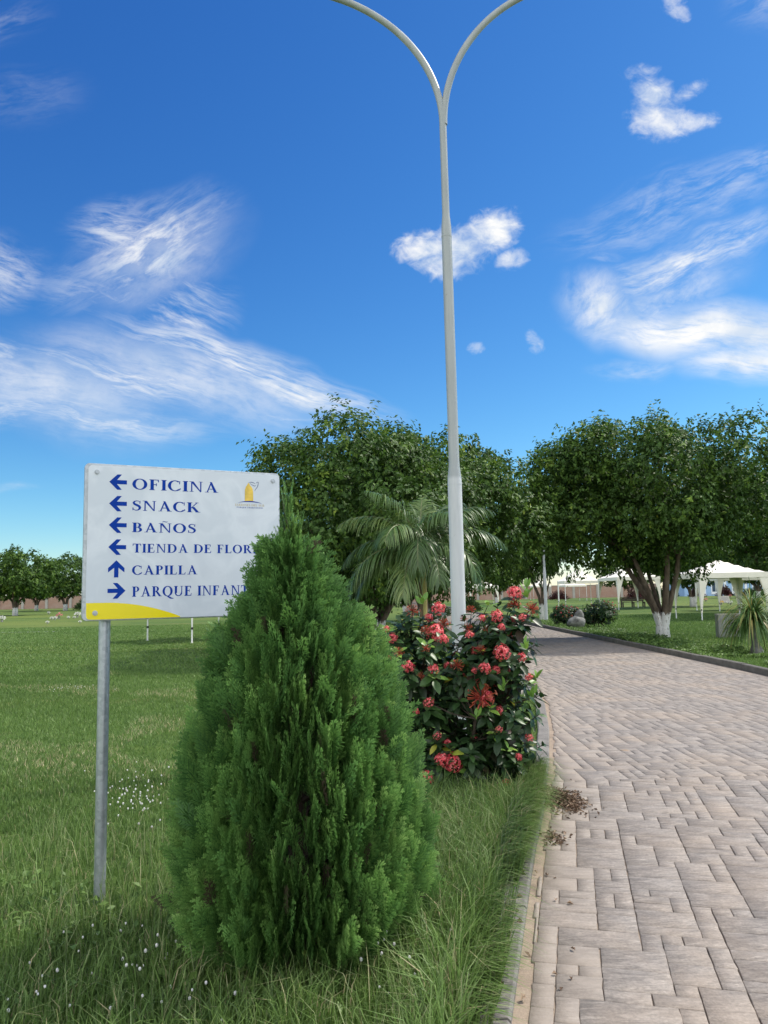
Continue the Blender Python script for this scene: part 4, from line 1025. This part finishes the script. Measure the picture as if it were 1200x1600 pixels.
# ------------------------------------------------------------------ ponytail palm on the right verge
def strap_plant(loc, n, ln, z0, label, name, rx=0, seed=0):
    r = np.random.default_rng(seed); root = tag(empty(name, loc), label, 'plant')
    b = MB(); b.tube([(.04, 0, -.03), (.05, 0, .10), (.03, 0, .22), (0, 0, .45), (0, 0, z0)], [.17, .15, .09, .055, .04], 14); b.build('swollen_trunk', M['stone'], root, smooth=True)
    lv, lf, lr = [], [], []
    for k in range(n):
        a = r.uniform(0, 2 * pi); e = r.uniform(.5, 1.5); L = ln * r.uniform(.7, 1.15); d = Vector((cos(a) * cos(e), sin(a) * cos(e), sin(e))); p = Vector((0, 0, z0 - .05 + r.uniform(-.06, .06)))
        s = Vector((-sin(a), cos(a), 0)); c = r.beta(2, 2) * .85 if r.random() > .13 else r.uniform(.88, 1); o = len(lv); dr = r.uniform(.26, .46)
        for z in range(9):
            w_ = .015 * (1, 1, 1, .95, .9, .8, .6, .4, .05)[z]; lv.append(p + s * w_); lv.append(p - s * w_); lr += [c, c]
            d = (d + Vector((0, 0, -dr))).normalized(); p = p + d * L / 8
            if p.z < .03: p.z = .03
        for z in range(8): lf.append((o + 2 * z, o + 2 * z + 1, o + 2 * z + 3, o + 2 * z + 2))
    link('leaves', npmesh('leaves', np.array([list(v) for v in lv]), [np.array(lf)], rnd=np.array(lr)), M['strap'], root)
strap_plant((8.78, 18.6, 0), 430, 1.2, .80, 'ponytail palm with long drooping strap leaves and swollen base on the right verge', 'ponytail_palm', seed=3)

bk = tag(empty('concrete_block', (10.95, 24.9, 0), .06), 'square grey concrete block standing on the lawn behind the ponytail palm', 'block')
b = MB(); b.box((-.36, -.11, 0), (.36, .11, .72)); b.build('plinth', M['block'], bk, bevel=.012)
b = MB(); b.box((-.368, -.118, .7205), (.368, .118, .755)); b.build('top_slab', M['plaster'], bk, bevel=.01)

# ------------------------------------------------------------------ canopy tents
def make_tent(Lx, Ly, h, peak, name='canopy_tent', curtains=True):
    root = empty(name, (0, 0, 0))
    r = random.Random(int(Lx * 10)); b = MB(); n = 10; vs = []; fs = []
    for j in range(n + 1):
        for i_ in range(n + 1):
            u, v = i_ / n * 2 - 1, j / n * 2 - 1; k = max(abs(u), abs(v)); z = h + .02 + (peak - h) * (1 - k) ** 1.12
            if 0 < k < 1: z -= .03 * math.sin(pi * k) * (.6 + .4 * math.sin(7 * u + 5 * v))
            vs.append(((u + 1) / 2 * Lx, (v + 1) / 2 * Ly, z))
    for j in range(n):
        for i_ in range(n): a = j * (n + 1) + i_; fs.append((a, a + 1, a + n + 2, a + n + 1))
    b.add(vs, fs); can = b.build('canopy', M['canvas'], root, smooth=True)
    b = MB(); vh = .24
    for (x0, y0, x1, y1) in ((0, 0, Lx, 0), (Lx, 0, Lx, Ly), (Lx, Ly, 0, Ly), (0, Ly, 0, 0)):
        for k in range(8):
            t0, t1 = k / 8, (k + 1) / 8; dz = .012 * math.sin(k * 1.9)
            p0 = (x0 + (x1 - x0) * t0, y0 + (y1 - y0) * t0); p1 = (x0 + (x1 - x0) * t1, y0 + (y1 - y0) * t1)
            b.add([(*p0, h - vh + dz), (*p1, h - vh + .012 * math.sin((k + 1) * 1.9)), (*p1, h + .02), (*p0, h + .02)], [(0, 1, 2, 3)])
    b.build('valance', M['canvas'], can)
    for q, (x, y, sx, sy) in enumerate(((.05, .05, 1, 1), (Lx - .05, .05, -1, 1), (.05, Ly - .05, 1, -1), (Lx - .05, Ly - .05, -1, -1))):
        b = MB(); b.box((x - .022, y - .022, 0), (x + .022, y + .022, h - .02)); leg = b.build('leg', M['white_metal'], root)
        b = MB(); b.box((x - .045, y - .045, .0), (x + .045, y + .045, .012)); b.build('foot_plate', M['white_metal'], leg)
        b = MB(); b.box((x - .03, y - .03, .48), (x + .03, y + .03, .56)); b.build('clamp', M['black'], leg)
        if curtains:
            for kx, ky in ((sx, 0), (0, sy)):
                b = MB(); m_ = 8; vs = []; fs = []
                for k in range(m_ + 1):
                    t_ = k / m_; z = h - .22 - (h - .6) * t_; wd = .40 * (1 - t_) ** 1.7 + .07
                    for w_ in range(5): g_ = w_ / 4; vs.append((x + kx * wd * g_ - sx * .028 + ky * 0 + .012 * math.sin(9 * g_) * abs(ky), y + ky * wd * g_ - sy * .028 + .012 * math.sin(9 * g_) * abs(kx), z))
                for k in range(m_):
                    for w_ in range(4): a = k * 5 + w_; fs.append((a, a + 1, a + 6, a + 5))
                b.add(vs, fs); b.build('curtain', M['canvas'], leg, smooth=True)
    return root
GT = 'white canopy tents on the lawn'
t1 = make_tent(3.5, 3.2, 2.3, 3.0); t1.location = (15.35, 37.75, 0); t1.rotation_euler = (0, 0, .03); tag(t1, 'nearest cream canopy tent with corner curtains at the right edge, beyond the forked tree', 'tent', GT)
t2 = make_tent(3.4, 6.0, 2.55, 3.45); t2.location = (18.25, 60.8, 0); t2.rotation_euler = (0, 0, -.02); tag(t2, 'white canopy tent left of the forked tree trunks, in front of the dark bench', 'tent', GT)
t3 = make_tent(3.4, 3.2, 2.5, 3.75, curtains=False); t3.location = (17.4, 75, 0); tag(t3, 'pointed white tent above the low flowering bushes, tallest roof of the row', 'tent', GT)
copy_tree(t1, (22.6, 52.5, 0), .1, 1, 'cream tent partly hidden behind the forked trunks of the kerbside tree')
copy_tree(t3, (27.2, 117, 0), .1, (1, 1, .95), 'small flat far tent frame under the pointed white tent')
copy_tree(t3, (26.4, 138, 0), 0, (.95, 1, 1.0), 'tiny far tent just right of the second lamp post')
copy_tree(t1, (10.0, 92, 0), .05, 1, 'far white tent between the big lamp post and the path end')
copy_tree(t1, (-1.4, 95, 0), .1, 1, 'far white tent glimpsed under the palm fronds')
copy_tree(t1, (-6.4, 88, 0), .1, 1, 'far white tent between the conifer and the palm')
tl = make_tent(3.3, 3.3, 2.25, 3.1, curtains=False); tl.location = (-9.27, 29.9, 0); tl.rotation_euler = (0, 0, -.78)
tag(tl, 'canopy tent on the left lawn hidden behind the sign, only its thin legs showing below', 'tent', GT)

# white post among the tents
ps = tag(empty('white_post', (24.6, 110, 0)), 'plain white post standing between the second lamp post and far tents', 'post')
b = MB(); b.tube([(0, 0, 0), (0, 0, 3.0)], .09, 10); b.build('shaft', M['white_metal'], ps, smooth=True)
b = MB(); b.tube([(0, 0, 3.0), (0, 0, 3.05)], [.10, .04], 10); b.build('cap', M['white_metal'], ps)

# bench
bn = tag(empty('park_bench', (22.15, 69.3, 0), .04), 'dark wooden bench on the lawn left of the forked trunks', 'bench')
b = MB()
for k in range(4): b.box((-1.05, -.22 + k * .115, .42), (1.05, -.12 + k * .115, .46))
b.build('seat', M['bench_wood'], bn)
b = MB()
for k in range(3): b.box((-1.05, .26 + k * .03, .52 + k * .13), (1.05, .30 + k * .03, .62 + k * .13))
b.build('backrest', M['bench_wood'], bn)
for x in (-.98, -.0, .98):
    b = MB(); b.box((x - .05, -.2, 0), (x + .05, -.12, .42)); b.box((x - .05, .24, 0), (x + .05, .31, .52)); b.box((x - .05, -.12, .34), (x + .05, .24, .415)); b.build('leg', M['bench_wood'], bn)

# ------------------------------------------------------------------ far wall and building
wl = tag(empty('brick_wall', (-40, 158, 0)), 'long pinkish brick boundary wall with grey pillars behind the far trees', 'wall')
b = MB(); b.box((-110, 0, 0), (96, .25, 2.55)); b.build('brick_panel', M['brick'], wl)
b = MB(); b.box((-110, -.06, 2.551), (96, .31, 2.68)); b.build('coping', M['plaster'], wl)
for k in range(42):
    b = MB(); x = -108 + k * 4.9; b.box((x, -.14, 0), (x + .5, .24, 2.74)); b.build('pillar', M['plaster'], wl)
bd = tag(empty('blue_building', (58, 150, 0)), 'long pale blue building with white framed windows beyond the right-hand lawn', 'building')
b = MB(); b.box((0, 0, 0), (46, 9, 6.2)); b.build('wall', M['bluewall'], bd)
b = MB(); b.box((-.5, -.5, 6.201), (46.5, 9.5, 6.6)); b.build('roof', M['roof'], bd)
for k in range(11):
    x = 1.2 + k * 4.0
    b = MB(); b.box((x, -.10, .3), (x + 1.7, -.003, 5.2)); fr = b.build('window', M['whitewood'], bd)
    b = MB()
    for q in range(2):
        for z in range(2): b.box((x + .18 + q * .72, -.13, .8 + z * 2.2), (x + .80 + q * .72, -.103, 2.7 + z * 2.2))
    b.build('pane', M['glass'], fr)
    b = MB(); b.box((x + 2.5, -.22, 0), (x + 2.9, -.003, 5.6)); b.build('pilaster', M['whitewood'], bd)

# shrubs along the far side
def shrub_mesh(seed, n=1800, L=.16):
    r = np.random.default_rng(seed); d = norm(r.normal(0, 1, (n, 3))); d[:, 2] = np.abs(d[:, 2]) * .9
    bul = 1 + .2 * np.sin(5 * np.arctan2(d[:, 1], d[:, 0]) + seed) + .15 * np.sin(6 * d[:, 2] + seed)
    P = d * (r.uniform(.55, 1.0, n) * bul)[:, None] * np.array([1, .8, .85]) + np.array([0, 0, .1])
    V, F, R_ = leafcards(P, d + r.normal(0, .5, (n, 3)) + np.array([0, 0, .3]), norm(d + r.normal(0, .5, (n, 3))), L * r.uniform(.7, 1.3, n), L * .5 * np.ones(n), np.clip(r.beta(2, 2, n), 0, 1))
    return npmesh('foliage', V, [F], rnd=R_)
sm = shrub_mesh(1); smr = shrub_mesh(2); sm.materials.append(M['shrub']); smr.materials.append(M['redshrub'])
def shrub(loc, sc, me, label):
    root = tag(empty('shrub', loc, random.Random(label).uniform(0, 6)), label, 'shrub', 'shrubs at the far side of the lawn'); root.scale = sc
    o = bpy.data.objects.new('foliage', me); COL.objects.link(o); o.parent = root
    b = MB(); b.tube([(0, 0, -.05), (.02, 0, .3), (.1, .05, .6)], [.05, .04, .02], 6); b.build('stem', M['twig'], root)
for loc, sc, me, lab in (((-46.2, 119, 0), (2.2, 1.6, 1.9), sm, 'dark bush by the brick wall next to the sign edge'),
                         ((51.5, 128, 0), (2.6, 1.4, 1.6), smr, 'dark red bush before the blue building, left of the stone plaque'),
                         ((57, 130, 0), (2.6, 1.4, 1.8), smr, 'dark red bush before the blue building, right above the stone plaque'),
                         ((60.5, 128, 0), (2.2, 1.4, 1.4), sm, 'green bush left of the spreading tree before the blue building'),
                         ((67.5, 138, 0), (2.4, 1.4, 1.4), sm, 'green bush at the foot of the blue building near the right edge'),
                         ((28.6, 128, 0), (1.6, 1.4, 1.5), smr, 'reddish bush inside the far tent frame'),
                         ((36.5, 112, 0), (2.3, 1.6, 1.7), smr, 'dark red bush between the pointed tent and the bench'),
                         ((42.5, 120, 0), (2.6, 1.6, 1.9), sm, 'green bush behind the dark bench'),
                         ((6.6, 62, 0), (1.3, 1.0, 1.3), sm, 'dark bush at the far end of the path'),
                         ((3.2, 52, 0), (1.5, 1.2, 1.1), sm, 'grey-green bush on the left verge behind the lamp post'),
                         ((-3.0, 40, 0), (1.6, 1.2, 1.2), sm, 'dark bush under the big tree behind the palm'),
                         ((2.3, 17.5, 0), (.8, .6, .9), sm, 'low green bush left of the path behind the flowering shrub')):
    shrub(loc, sc, me, lab)

# stone plaque on the right lawn
pq = tag(empty('stone_plaque', (35.1, 80, 0), .1), 'tilted pale stone plaque with lines of engraving on the right-hand lawn', 'headstone')
mt = Matrix.Rotation(-.25, 4, 'X')
b = MB(); b.box((-.5, -.06, 0), (.5, .06, .72), mt); b.build('slab', M['headstone'], pq, bevel=.02)
b = MB()
for z, w_ in ((.55, .3), (.42, .36), (.28, .25)): b.box((-w_, -.066, z), (w_, -.0605, z + .045), mt)
b.build('engraving', M['roof'], pq)

# grave flowers
def bouquet_mesh(seed):
    r = np.random.default_rng(seed); n = 46; d = norm(r.normal(0, 1, (n, 3))); d[:, 2] = np.abs(d[:, 2]); P = d * .13 * r.uniform(.6, 1.2, (n, 1)) + np.array([0, 0, .16])
    V, F, R_ = leafcards(P, norm(d + r.normal(0, .5, (n, 3))), norm(d + np.array([0, 0, .4])), r.uniform(.07, .12, n), r.uniform(.06, .1, n), r.uniform(0, 1, n))
    return npmesh('blossoms', V, [F], rnd=R_)
BQ = {}
for k, m in enumerate(('white_petal', 'pink_petal', 'yellow_petal')):
    me = bouquet_mesh(k); me.materials.append(M[m]); BQ[m] = me
vb = MB(); vb.tube([(0, 0, 0), (0, 0, .04), (0, 0, .12), (0, 0, .16)], [.06, .07, .05, .065], 10); vme = bpy.data.meshes.new('vase'); vme.from_pydata(vb.v, [], vb.f); vme.update(); vme.materials.append(M['stone'])
def bouquet(loc, m, sc, label):
    root = tag(empty('flower_bouquet', loc, 0, sc * .55), label, 'flowers', 'grave flowers on the lawns')
    for nm, me in (('blossoms', BQ[m]), ('vase', vme)):
        o = bpy.data.objects.new(nm, me); COL.objects.link(o); o.parent = root
def gpx(x, y):
    d = at_px(x, y, 10.0) - Vector((0, 0, 1.6)); t_ = -1.6 / d.z; return (d.x * t_, d.y * t_, 0)
for x, y, m, s, lab in ((3, 972, 'white_petal', 2.6, 'white bouquet at the left edge of the lawn below the nearest distant tree'),
                        (92, 967, 'pink_petal', 2.8, 'pink bouquet on the far lawn left of the sign'),
                        (81, 969, 'white_petal', 1.6, 'white bouquet immediately left of the pink one'),
                        (86, 969, 'white_petal', 1.7, 'white bouquet touching the pink one'),
                        (76, 960, 'white_petal', 1.8, 'single white bouquet farthest back, behind the pink one'),
                        (121, 965, 'white_petal', 2.8, 'largest white bouquet close to the sign edge'),
                        (107, 967, 'white_petal', 1.3, 'low white bouquet midway between the pink one and the sign'),
                        (116, 967, 'white_petal', 1.3, 'low white bouquet just left of the largest white one'),
                        (125, 974, 'white_petal', 1.1, 'tiny white bouquet nearest the lower sign corner'),
                        (74, 975, 'white_petal', 1.2, 'tiny white bouquet in front of the pink one'),
                        (1127, 945, 'yellow_petal', 2.2, 'yellow and orange bouquet in front of the stone plaque'),
                        (1142, 945, 'white_petal', 2.0, 'white bouquet right of the stone plaque'),
                        (1138, 944, 'white_petal', 1.6, 'small white bouquet between the plaque and the tent leg'),
                        (1103, 940, 'pink_petal', 2.2, 'pink bouquet left of the stone plaque'),
                        (1168, 939, 'white_petal', 2.2, 'white bouquet left of the pair beyond the ponytail palm'),
                        (1178, 940, 'white_petal', 2.6, 'tall white bouquet beyond the top of the ponytail palm'),
                        (1191, 944, 'white_petal', 1.4, 'lone white bouquet nearest the right edge'),
                        (948, 947, 'pink_petal', 1.4, 'pink bouquet between the tent legs'),
                        (956, 947, 'yellow_petal', 1.2, 'yellow bouquet beside the curtained tent leg'),
                        (1141, 934, 'pink_petal', 2.6, 'pink bouquet behind the stone plaque')):
    bouquet(gpx(x, y), m, s, lab)

# ------------------------------------------------------------------ grass and ground cover
CAMZ = 1.6
def visible(x, y, m=.56): return np.abs(x) < m * y + .5
def thuja_r(x, y): return np.hypot(x + .43, y - 3.72)
def vnoise(x, y, s, seed=0):
    r = np.random.default_rng(seed); tot = 0 * x
    for k in range(5): a, b_, p = r.normal(0, 1, 3); tot = tot + np.sin((a * x + b_ * y) * s * (1 + .37 * k) + p * 6) / (1 + .3 * k)
    return tot / 3.2
def blades(name, x, y, h, wd, rnd, lean, seed, z0=0, two=True):
    r = np.random.default_rng(seed); n = len(x); a = r.uniform(0, 2 * pi, n); fa = r.uniform(0, 2 * pi, n)
    # blades turn a broad side any way
    s = np.stack([np.cos(a), np.sin(a), 0 * a], 1) * wd[:, None] * .5; d = np.stack([np.cos(fa), np.sin(fa), 0 * fa], 1); B = np.stack([x, y, np.full(n, z0)], 1)
    l = lean * r.uniform(.2, 1.3, n)
    mid_ = B + d * (h * l * .30)[:, None] + np.array([0, 0, 1.]) * (h * .6 * (1 - .12 * l))[:, None]
    tip = B + d * (h * l * 1.0)[:, None] + np.array([0, 0, 1.]) * (h * np.clip(1 - .45 * l, .25, 1))[:, None]
    if two:
        V = np.stack([B - s, B + s, mid_ + s * .75, mid_ - s * .75, tip], 1).reshape(-1, 3); i = np.arange(n)[:, None] * 5
        F = [i + np.array([[0, 1, 2, 3]]), i + np.array([[3, 2, 4]])]; R_ = np.repeat(rnd, 5)
    else:
        V = np.stack([B - s, B + s, tip], 1).reshape(-1, 3); i = np.arange(n)[:, None] * 3; F = [i + np.array([[0, 1, 2]])]; R_ = np.repeat(rnd, 3)
    return tag(link('grass', npmesh('grass', V, F, rnd=R_), M['grass']), kind='stuff')
r = np.random.default_rng(99)
# long unmown grass round the conifer and along the kerb
n = 175000; y = 2.2 + 5.2 * r.random(n) ** 1.15; x = r.uniform(-5.8, 1.6, n)
kx = xl(y) - .115 - .03 * (y < 4.3); m = (x < kx) & visible(x, y, .95) & (thuja_r(x, y) > .30)
x, y = x[m], y[m]; kx = kx[m]
strip = np.clip((x + .05) / .25, 0, 1) * np.clip((kx - x) / .05, .35, 1) * np.clip((6.6 - y) / .6, .3, 1)
front = np.clip((4.4 - y) / .9, 0, 1); tall = .055 + .15 * front * np.clip(.6 + .5 * vnoise(x, y, 3.0, 3), .15, 1) + .20 * strip
keep = r.random(len(x)) < np.clip(.55 + .35 * strip + .25 * front + .2 * vnoise(x, y, 4, 5), .25, 1); x, y, tall = x[keep], y[keep], tall[keep]
kk = r.random(len(x)); rnd = np.clip(.42 + .14 * (x > 0) + .20 * vnoise(x, y, 2.2, 8) + r.normal(0, .24, len(x)) - .0 * kk, 0, .93); rnd = np.where(kk < .06, r.uniform(.94, 1, len(x)), rnd)
blades('grass', x, y, tall * r.uniform(.5, 1.35, len(x)), .0045 + .004 * r.random(len(x)), rnd, np.clip(.35 + 1.4 * tall, .35, .9), 1)
n = 7500; y = 2.3 + 3.2 * r.random(n) ** 1.2; x = r.uniform(-2.4, .85, n); m = (x < xl(y) - .16) & visible(x, y, .62) & (thuja_r(x, y) > .45) & (r.random(n) < np.clip(.5 + .5 * vnoise(x, y, 2.6, 51) + .35 * (x > 0), .1, 1)); x, y = x[m], y[m]
blades('grass', x, y, r.uniform(.16, .36, len(x)), r.uniform(.0022, .004, len(x)), np.where(r.random(len(x)) < .10, r.uniform(.94, 1, len(x)), np.clip(r.normal(.74, .16, len(x)), 0, .935)), np.full(len(x), .75), 7)
# long blades leaning out over the kerb
n = 9500; y = r.uniform(2.4, 6.4, n); x = xl(y) - .07 - .13 * r.random(n) ** 1.5; den = vnoise(y * 3, y, 1.0, 41); m = (r.random(n) < np.clip(.25 + .7 * den + .45 * (y > 4.6), .05, 1) * np.clip((y - 2.5) / 1.6, .25, 1)); x, y = x[m], y[m]; n = len(x)
h = r.uniform(.14, .36, n) * np.clip(.5 + .1 * y, .6, 1.1); out = r.uniform(.2, .85, n); sw = r.normal(0, .35, n)
B = np.stack([x, y, 0 * x + .01], 1); sd_ = np.stack([.25 * r.normal(0, 1, n), np.ones(n), 0 * x], 1) * (.0028 + .002 * r.random(n))[:, None]
mid_ = B + np.stack([out * h * .28, sw * h * .3, h * .68], 1); tip = B + np.stack([out * h * 1.0, sw * h * .8, h * (1.02 - .75 * out)], 1)
V = np.stack([B - sd_, B + sd_, mid_ + sd_ * .8, mid_ - sd_ * .8, tip], 1).reshape(-1, 3); i = np.arange(n)[:, None] * 5
c_ = np.clip(r.normal(.66, .2, n), 0, .93); c_ = np.where(r.random(n) < .06, r.uniform(.94, 1, n), c_)
tag(link('grass', npmesh('grass', V, [i + np.array([[0, 1, 2, 3]]), i + np.array([[3, 2, 4]])], rnd=np.repeat(c_, 5)), M['grass']), kind='stuff')
# mown lawn, middle distance
n = 235000; y = 5.5 + 12 * r.random(n) ** 1.25; x = r.uniform(-13.5, 3, n); m = (x < xl(y) - .1) & visible(x, y, .85); x, y = x[m], y[m]
dry = vnoise(x, y, 1.1, 12) + .6 * vnoise(x * .3, y, 1.4, 4)
rnd = np.clip(.46 + .16 * vnoise(x, y, .9, 9) + r.normal(0, .17, len(x)), 0, .92); rnd = np.where((dry > .50) & (r.random(len(x)) < .30), r.uniform(.93, 1, len(x)), rnd)
blades('grass', x, y, (.045 + .02 * r.random(len(x))) * (1 + .3 * vnoise(x, y, 2, 5)), .006 + .0007 * y, rnd, .6 * np.ones(len(x)), 2, two=False)
# mown lawn beyond
n = 135000; y = 16.5 + 30 * r.random(n) ** 1.4; x = r.uniform(-30, 3, n); m = (x < xl(y) - .1) & visible(x, y, .72); x, y = x[m], y[m]
rnd = np.clip(.5 + .2 * vnoise(x * .25, y, .35, 9) + r.normal(0, .15, len(x)), 0, .92)
blades('grass', x, y, .045 + .03 * r.random(len(x)), .010 + .0011 * y, rnd, .6 * np.ones(len(x)), 3, two=False)
# right-hand lawn with a taller fringe against the kerb
n = 150000; y = 12.5 + 36 * r.random(n) ** 1.3; x = 6.9 + 22 * r.random(n) ** 1.5; m = (x > xr(y) + .12) & visible(x, y, .58); x, y = x[m], y[m]
fr_ = np.clip(1 - (x - xr(y) - .2) / 1.5, 0, 1)
rnd = np.clip(.46 + .16 * vnoise(x * .4, y, .6, 9) + r.normal(0, .17, len(x)), 0, .92)
blades('grass', x, y, .05 + .03 * r.random(len(x)) + .05 * fr_, .008 + .0009 * y, rnd, .6 * np.ones(len(x)), 4, two=False)
# leafy ground cover along the right kerb
n = 26000; y = 15 + 24 * r.random(n) ** 1.2; x = xr(y) + .16 + 1.7 * r.random(n) ** 1.2; den = vnoise(x, y, 1.3, 31)
m = (den > -.35) & (np.hypot(x - 8.78, y - 18.6) > .22); x, y, den = x[m], y[m], den[m]; n = len(x); hh = .05 + .14 * r.random(n) * np.clip(.6 + den, .2, 1.3)
P = np.stack([x, y, hh], 1); V, F, R_ = leafcards(P, r.normal(0, 1, (n, 3)) * np.array([1, 1, .5]), norm(np.array([0, 0, 1.]) + r.normal(0, .45, (n, 3))), r.uniform(.05, .10, n), r.uniform(.035, .06, n), np.clip(r.beta(2, 2.2, n) * .93, 0, .93))
tag(link('ground_cover', npmesh('ground_cover', V, [F], rnd=R_), M['grass']), kind='stuff')
# broad weeds in the front grass
n = 1500; y = r.uniform(2.4, 4.6, n); x = r.uniform(-2.2, .9, n); m = (x < xl(y) - .14) & (thuja_r(x, y) > .42) & (vnoise(x, y, 2.3, 17) > .1); x, y = x[m], y[m]; n = len(x)
V, F, R_ = leafcards(np.stack([x, y, r.uniform(.02, .10, n)], 1), r.normal(0, 1, (n, 3)) * np.array([1, 1, .4]), norm(np.array([0, 0, 1.]) + r.normal(0, .35, (n, 3))), r.uniform(.03, .06, n), r.uniform(.02, .035, n), r.uniform(.3, .85, n))
tag(link('ground_cover', npmesh('ground_cover', V, [F], rnd=R_), M['grass']), kind='stuff')
# little white flower heads in the grass
pts = []
while len(pts) < 42:
    q = gpx(r.uniform(0, 420), 1600 - 130 * r.random() ** 1.2 if r.random() < .8 else r.uniform(1460, 1590))
    if thuja_r(q[0], q[1]) > .5: pts.append((q[0] * .96, q[1] * .96, r.uniform(.07, .17)))
for k in range(16):
    q = gpx(r.uniform(560, 760), r.uniform(1510, 1600))
    if q[0] < xl(q[1]) - .15: pts.append((q[0], q[1] , r.uniform(.08, .2)))
for k in range(75):
    q = gpx(r.normal(212, 26), r.normal(1252, 20)); pts.append((q[0], q[1], r.uniform(.03, .08)))
for k in range(24):
    q = gpx(r.normal(115, 30), r.normal(1078, 3)); pts.append((q[0], q[1], r.uniform(.03, .06)))
pa = np.array(pts); blades('grass', pa[:, 0], pa[:, 1], pa[:, 2], np.full(len(pa), .0022), np.full(len(pa), .75), np.full(len(pa), .02), 61)
VV, FF, off = [], [], 0
for (a, b_, h_) in pts:
    rad = r.uniform(.004, .0078) * (1.15 if b_ > 5 else 1.0)
    for j in range(4):
        zz = -pi / 2 + pi * j / 3
        for k in range(6): VV.append((a + rad * cos(zz) * cos(k * pi / 3), b_ + rad * cos(zz) * sin(k * pi / 3), h_ + rad * 1.25 * sin(zz)))
    for j in range(3):
        for k in range(6): FF.append((off + j * 6 + k, off + j * 6 + (k + 1) % 6, off + j * 6 + 6 + (k + 1) % 6, off + j * 6 + 6 + k))
    off += 24
tag(link('white_wildflowers', npmesh('white_wildflowers', np.array(VV), [np.array(FF)], rnd=r.random(len(VV))), M['white_petal']), kind='stuff')
# dry leaf litter against the kerb
n = 900; k = r.random(n); x = np.where(k < .90, r.normal(1.30, .075, n), r.normal(1.05, .04, n)); y = np.where(k < .90, r.normal(6.0, .16, n), r.normal(5.12, .07, n))
sc_ = r.random(n) < .05; x = np.where(sc_, xl(y) + .05 + .35 * r.random(n) ** 2, x); y = np.where(sc_, r.uniform(2.6, 7, n), y); x = np.where(sc_, xl(y) - .06 + .30 * r.random(n) ** 2, x)
m = x > xl(y) - .11; x, y = x[m], y[m]; n = len(x)
pile = .05 * np.exp(-((x - 1.30) / .08) ** 2 - ((y - 6.0) / .16) ** 2); z = .024 + pile * r.random(n) + .003 * r.random(n); z = np.where(x < xl(y), .05, z)
V, F, R_ = leafcards(np.stack([x, y, z], 1), r.normal(0, 1, (n, 3)) * np.array([1, 1, .25]), norm(np.array([0, 0, 1.]) + r.normal(0, .4, (n, 3))), r.uniform(.02, .05, n), r.uniform(.01, .022, n), r.random(n), .5, .15)
tag(link('leaf_litter', npmesh('leaf_litter', V, [F], rnd=R_), M['dry_leaf']), kind='stuff')
print('objects', len(COL.objects))
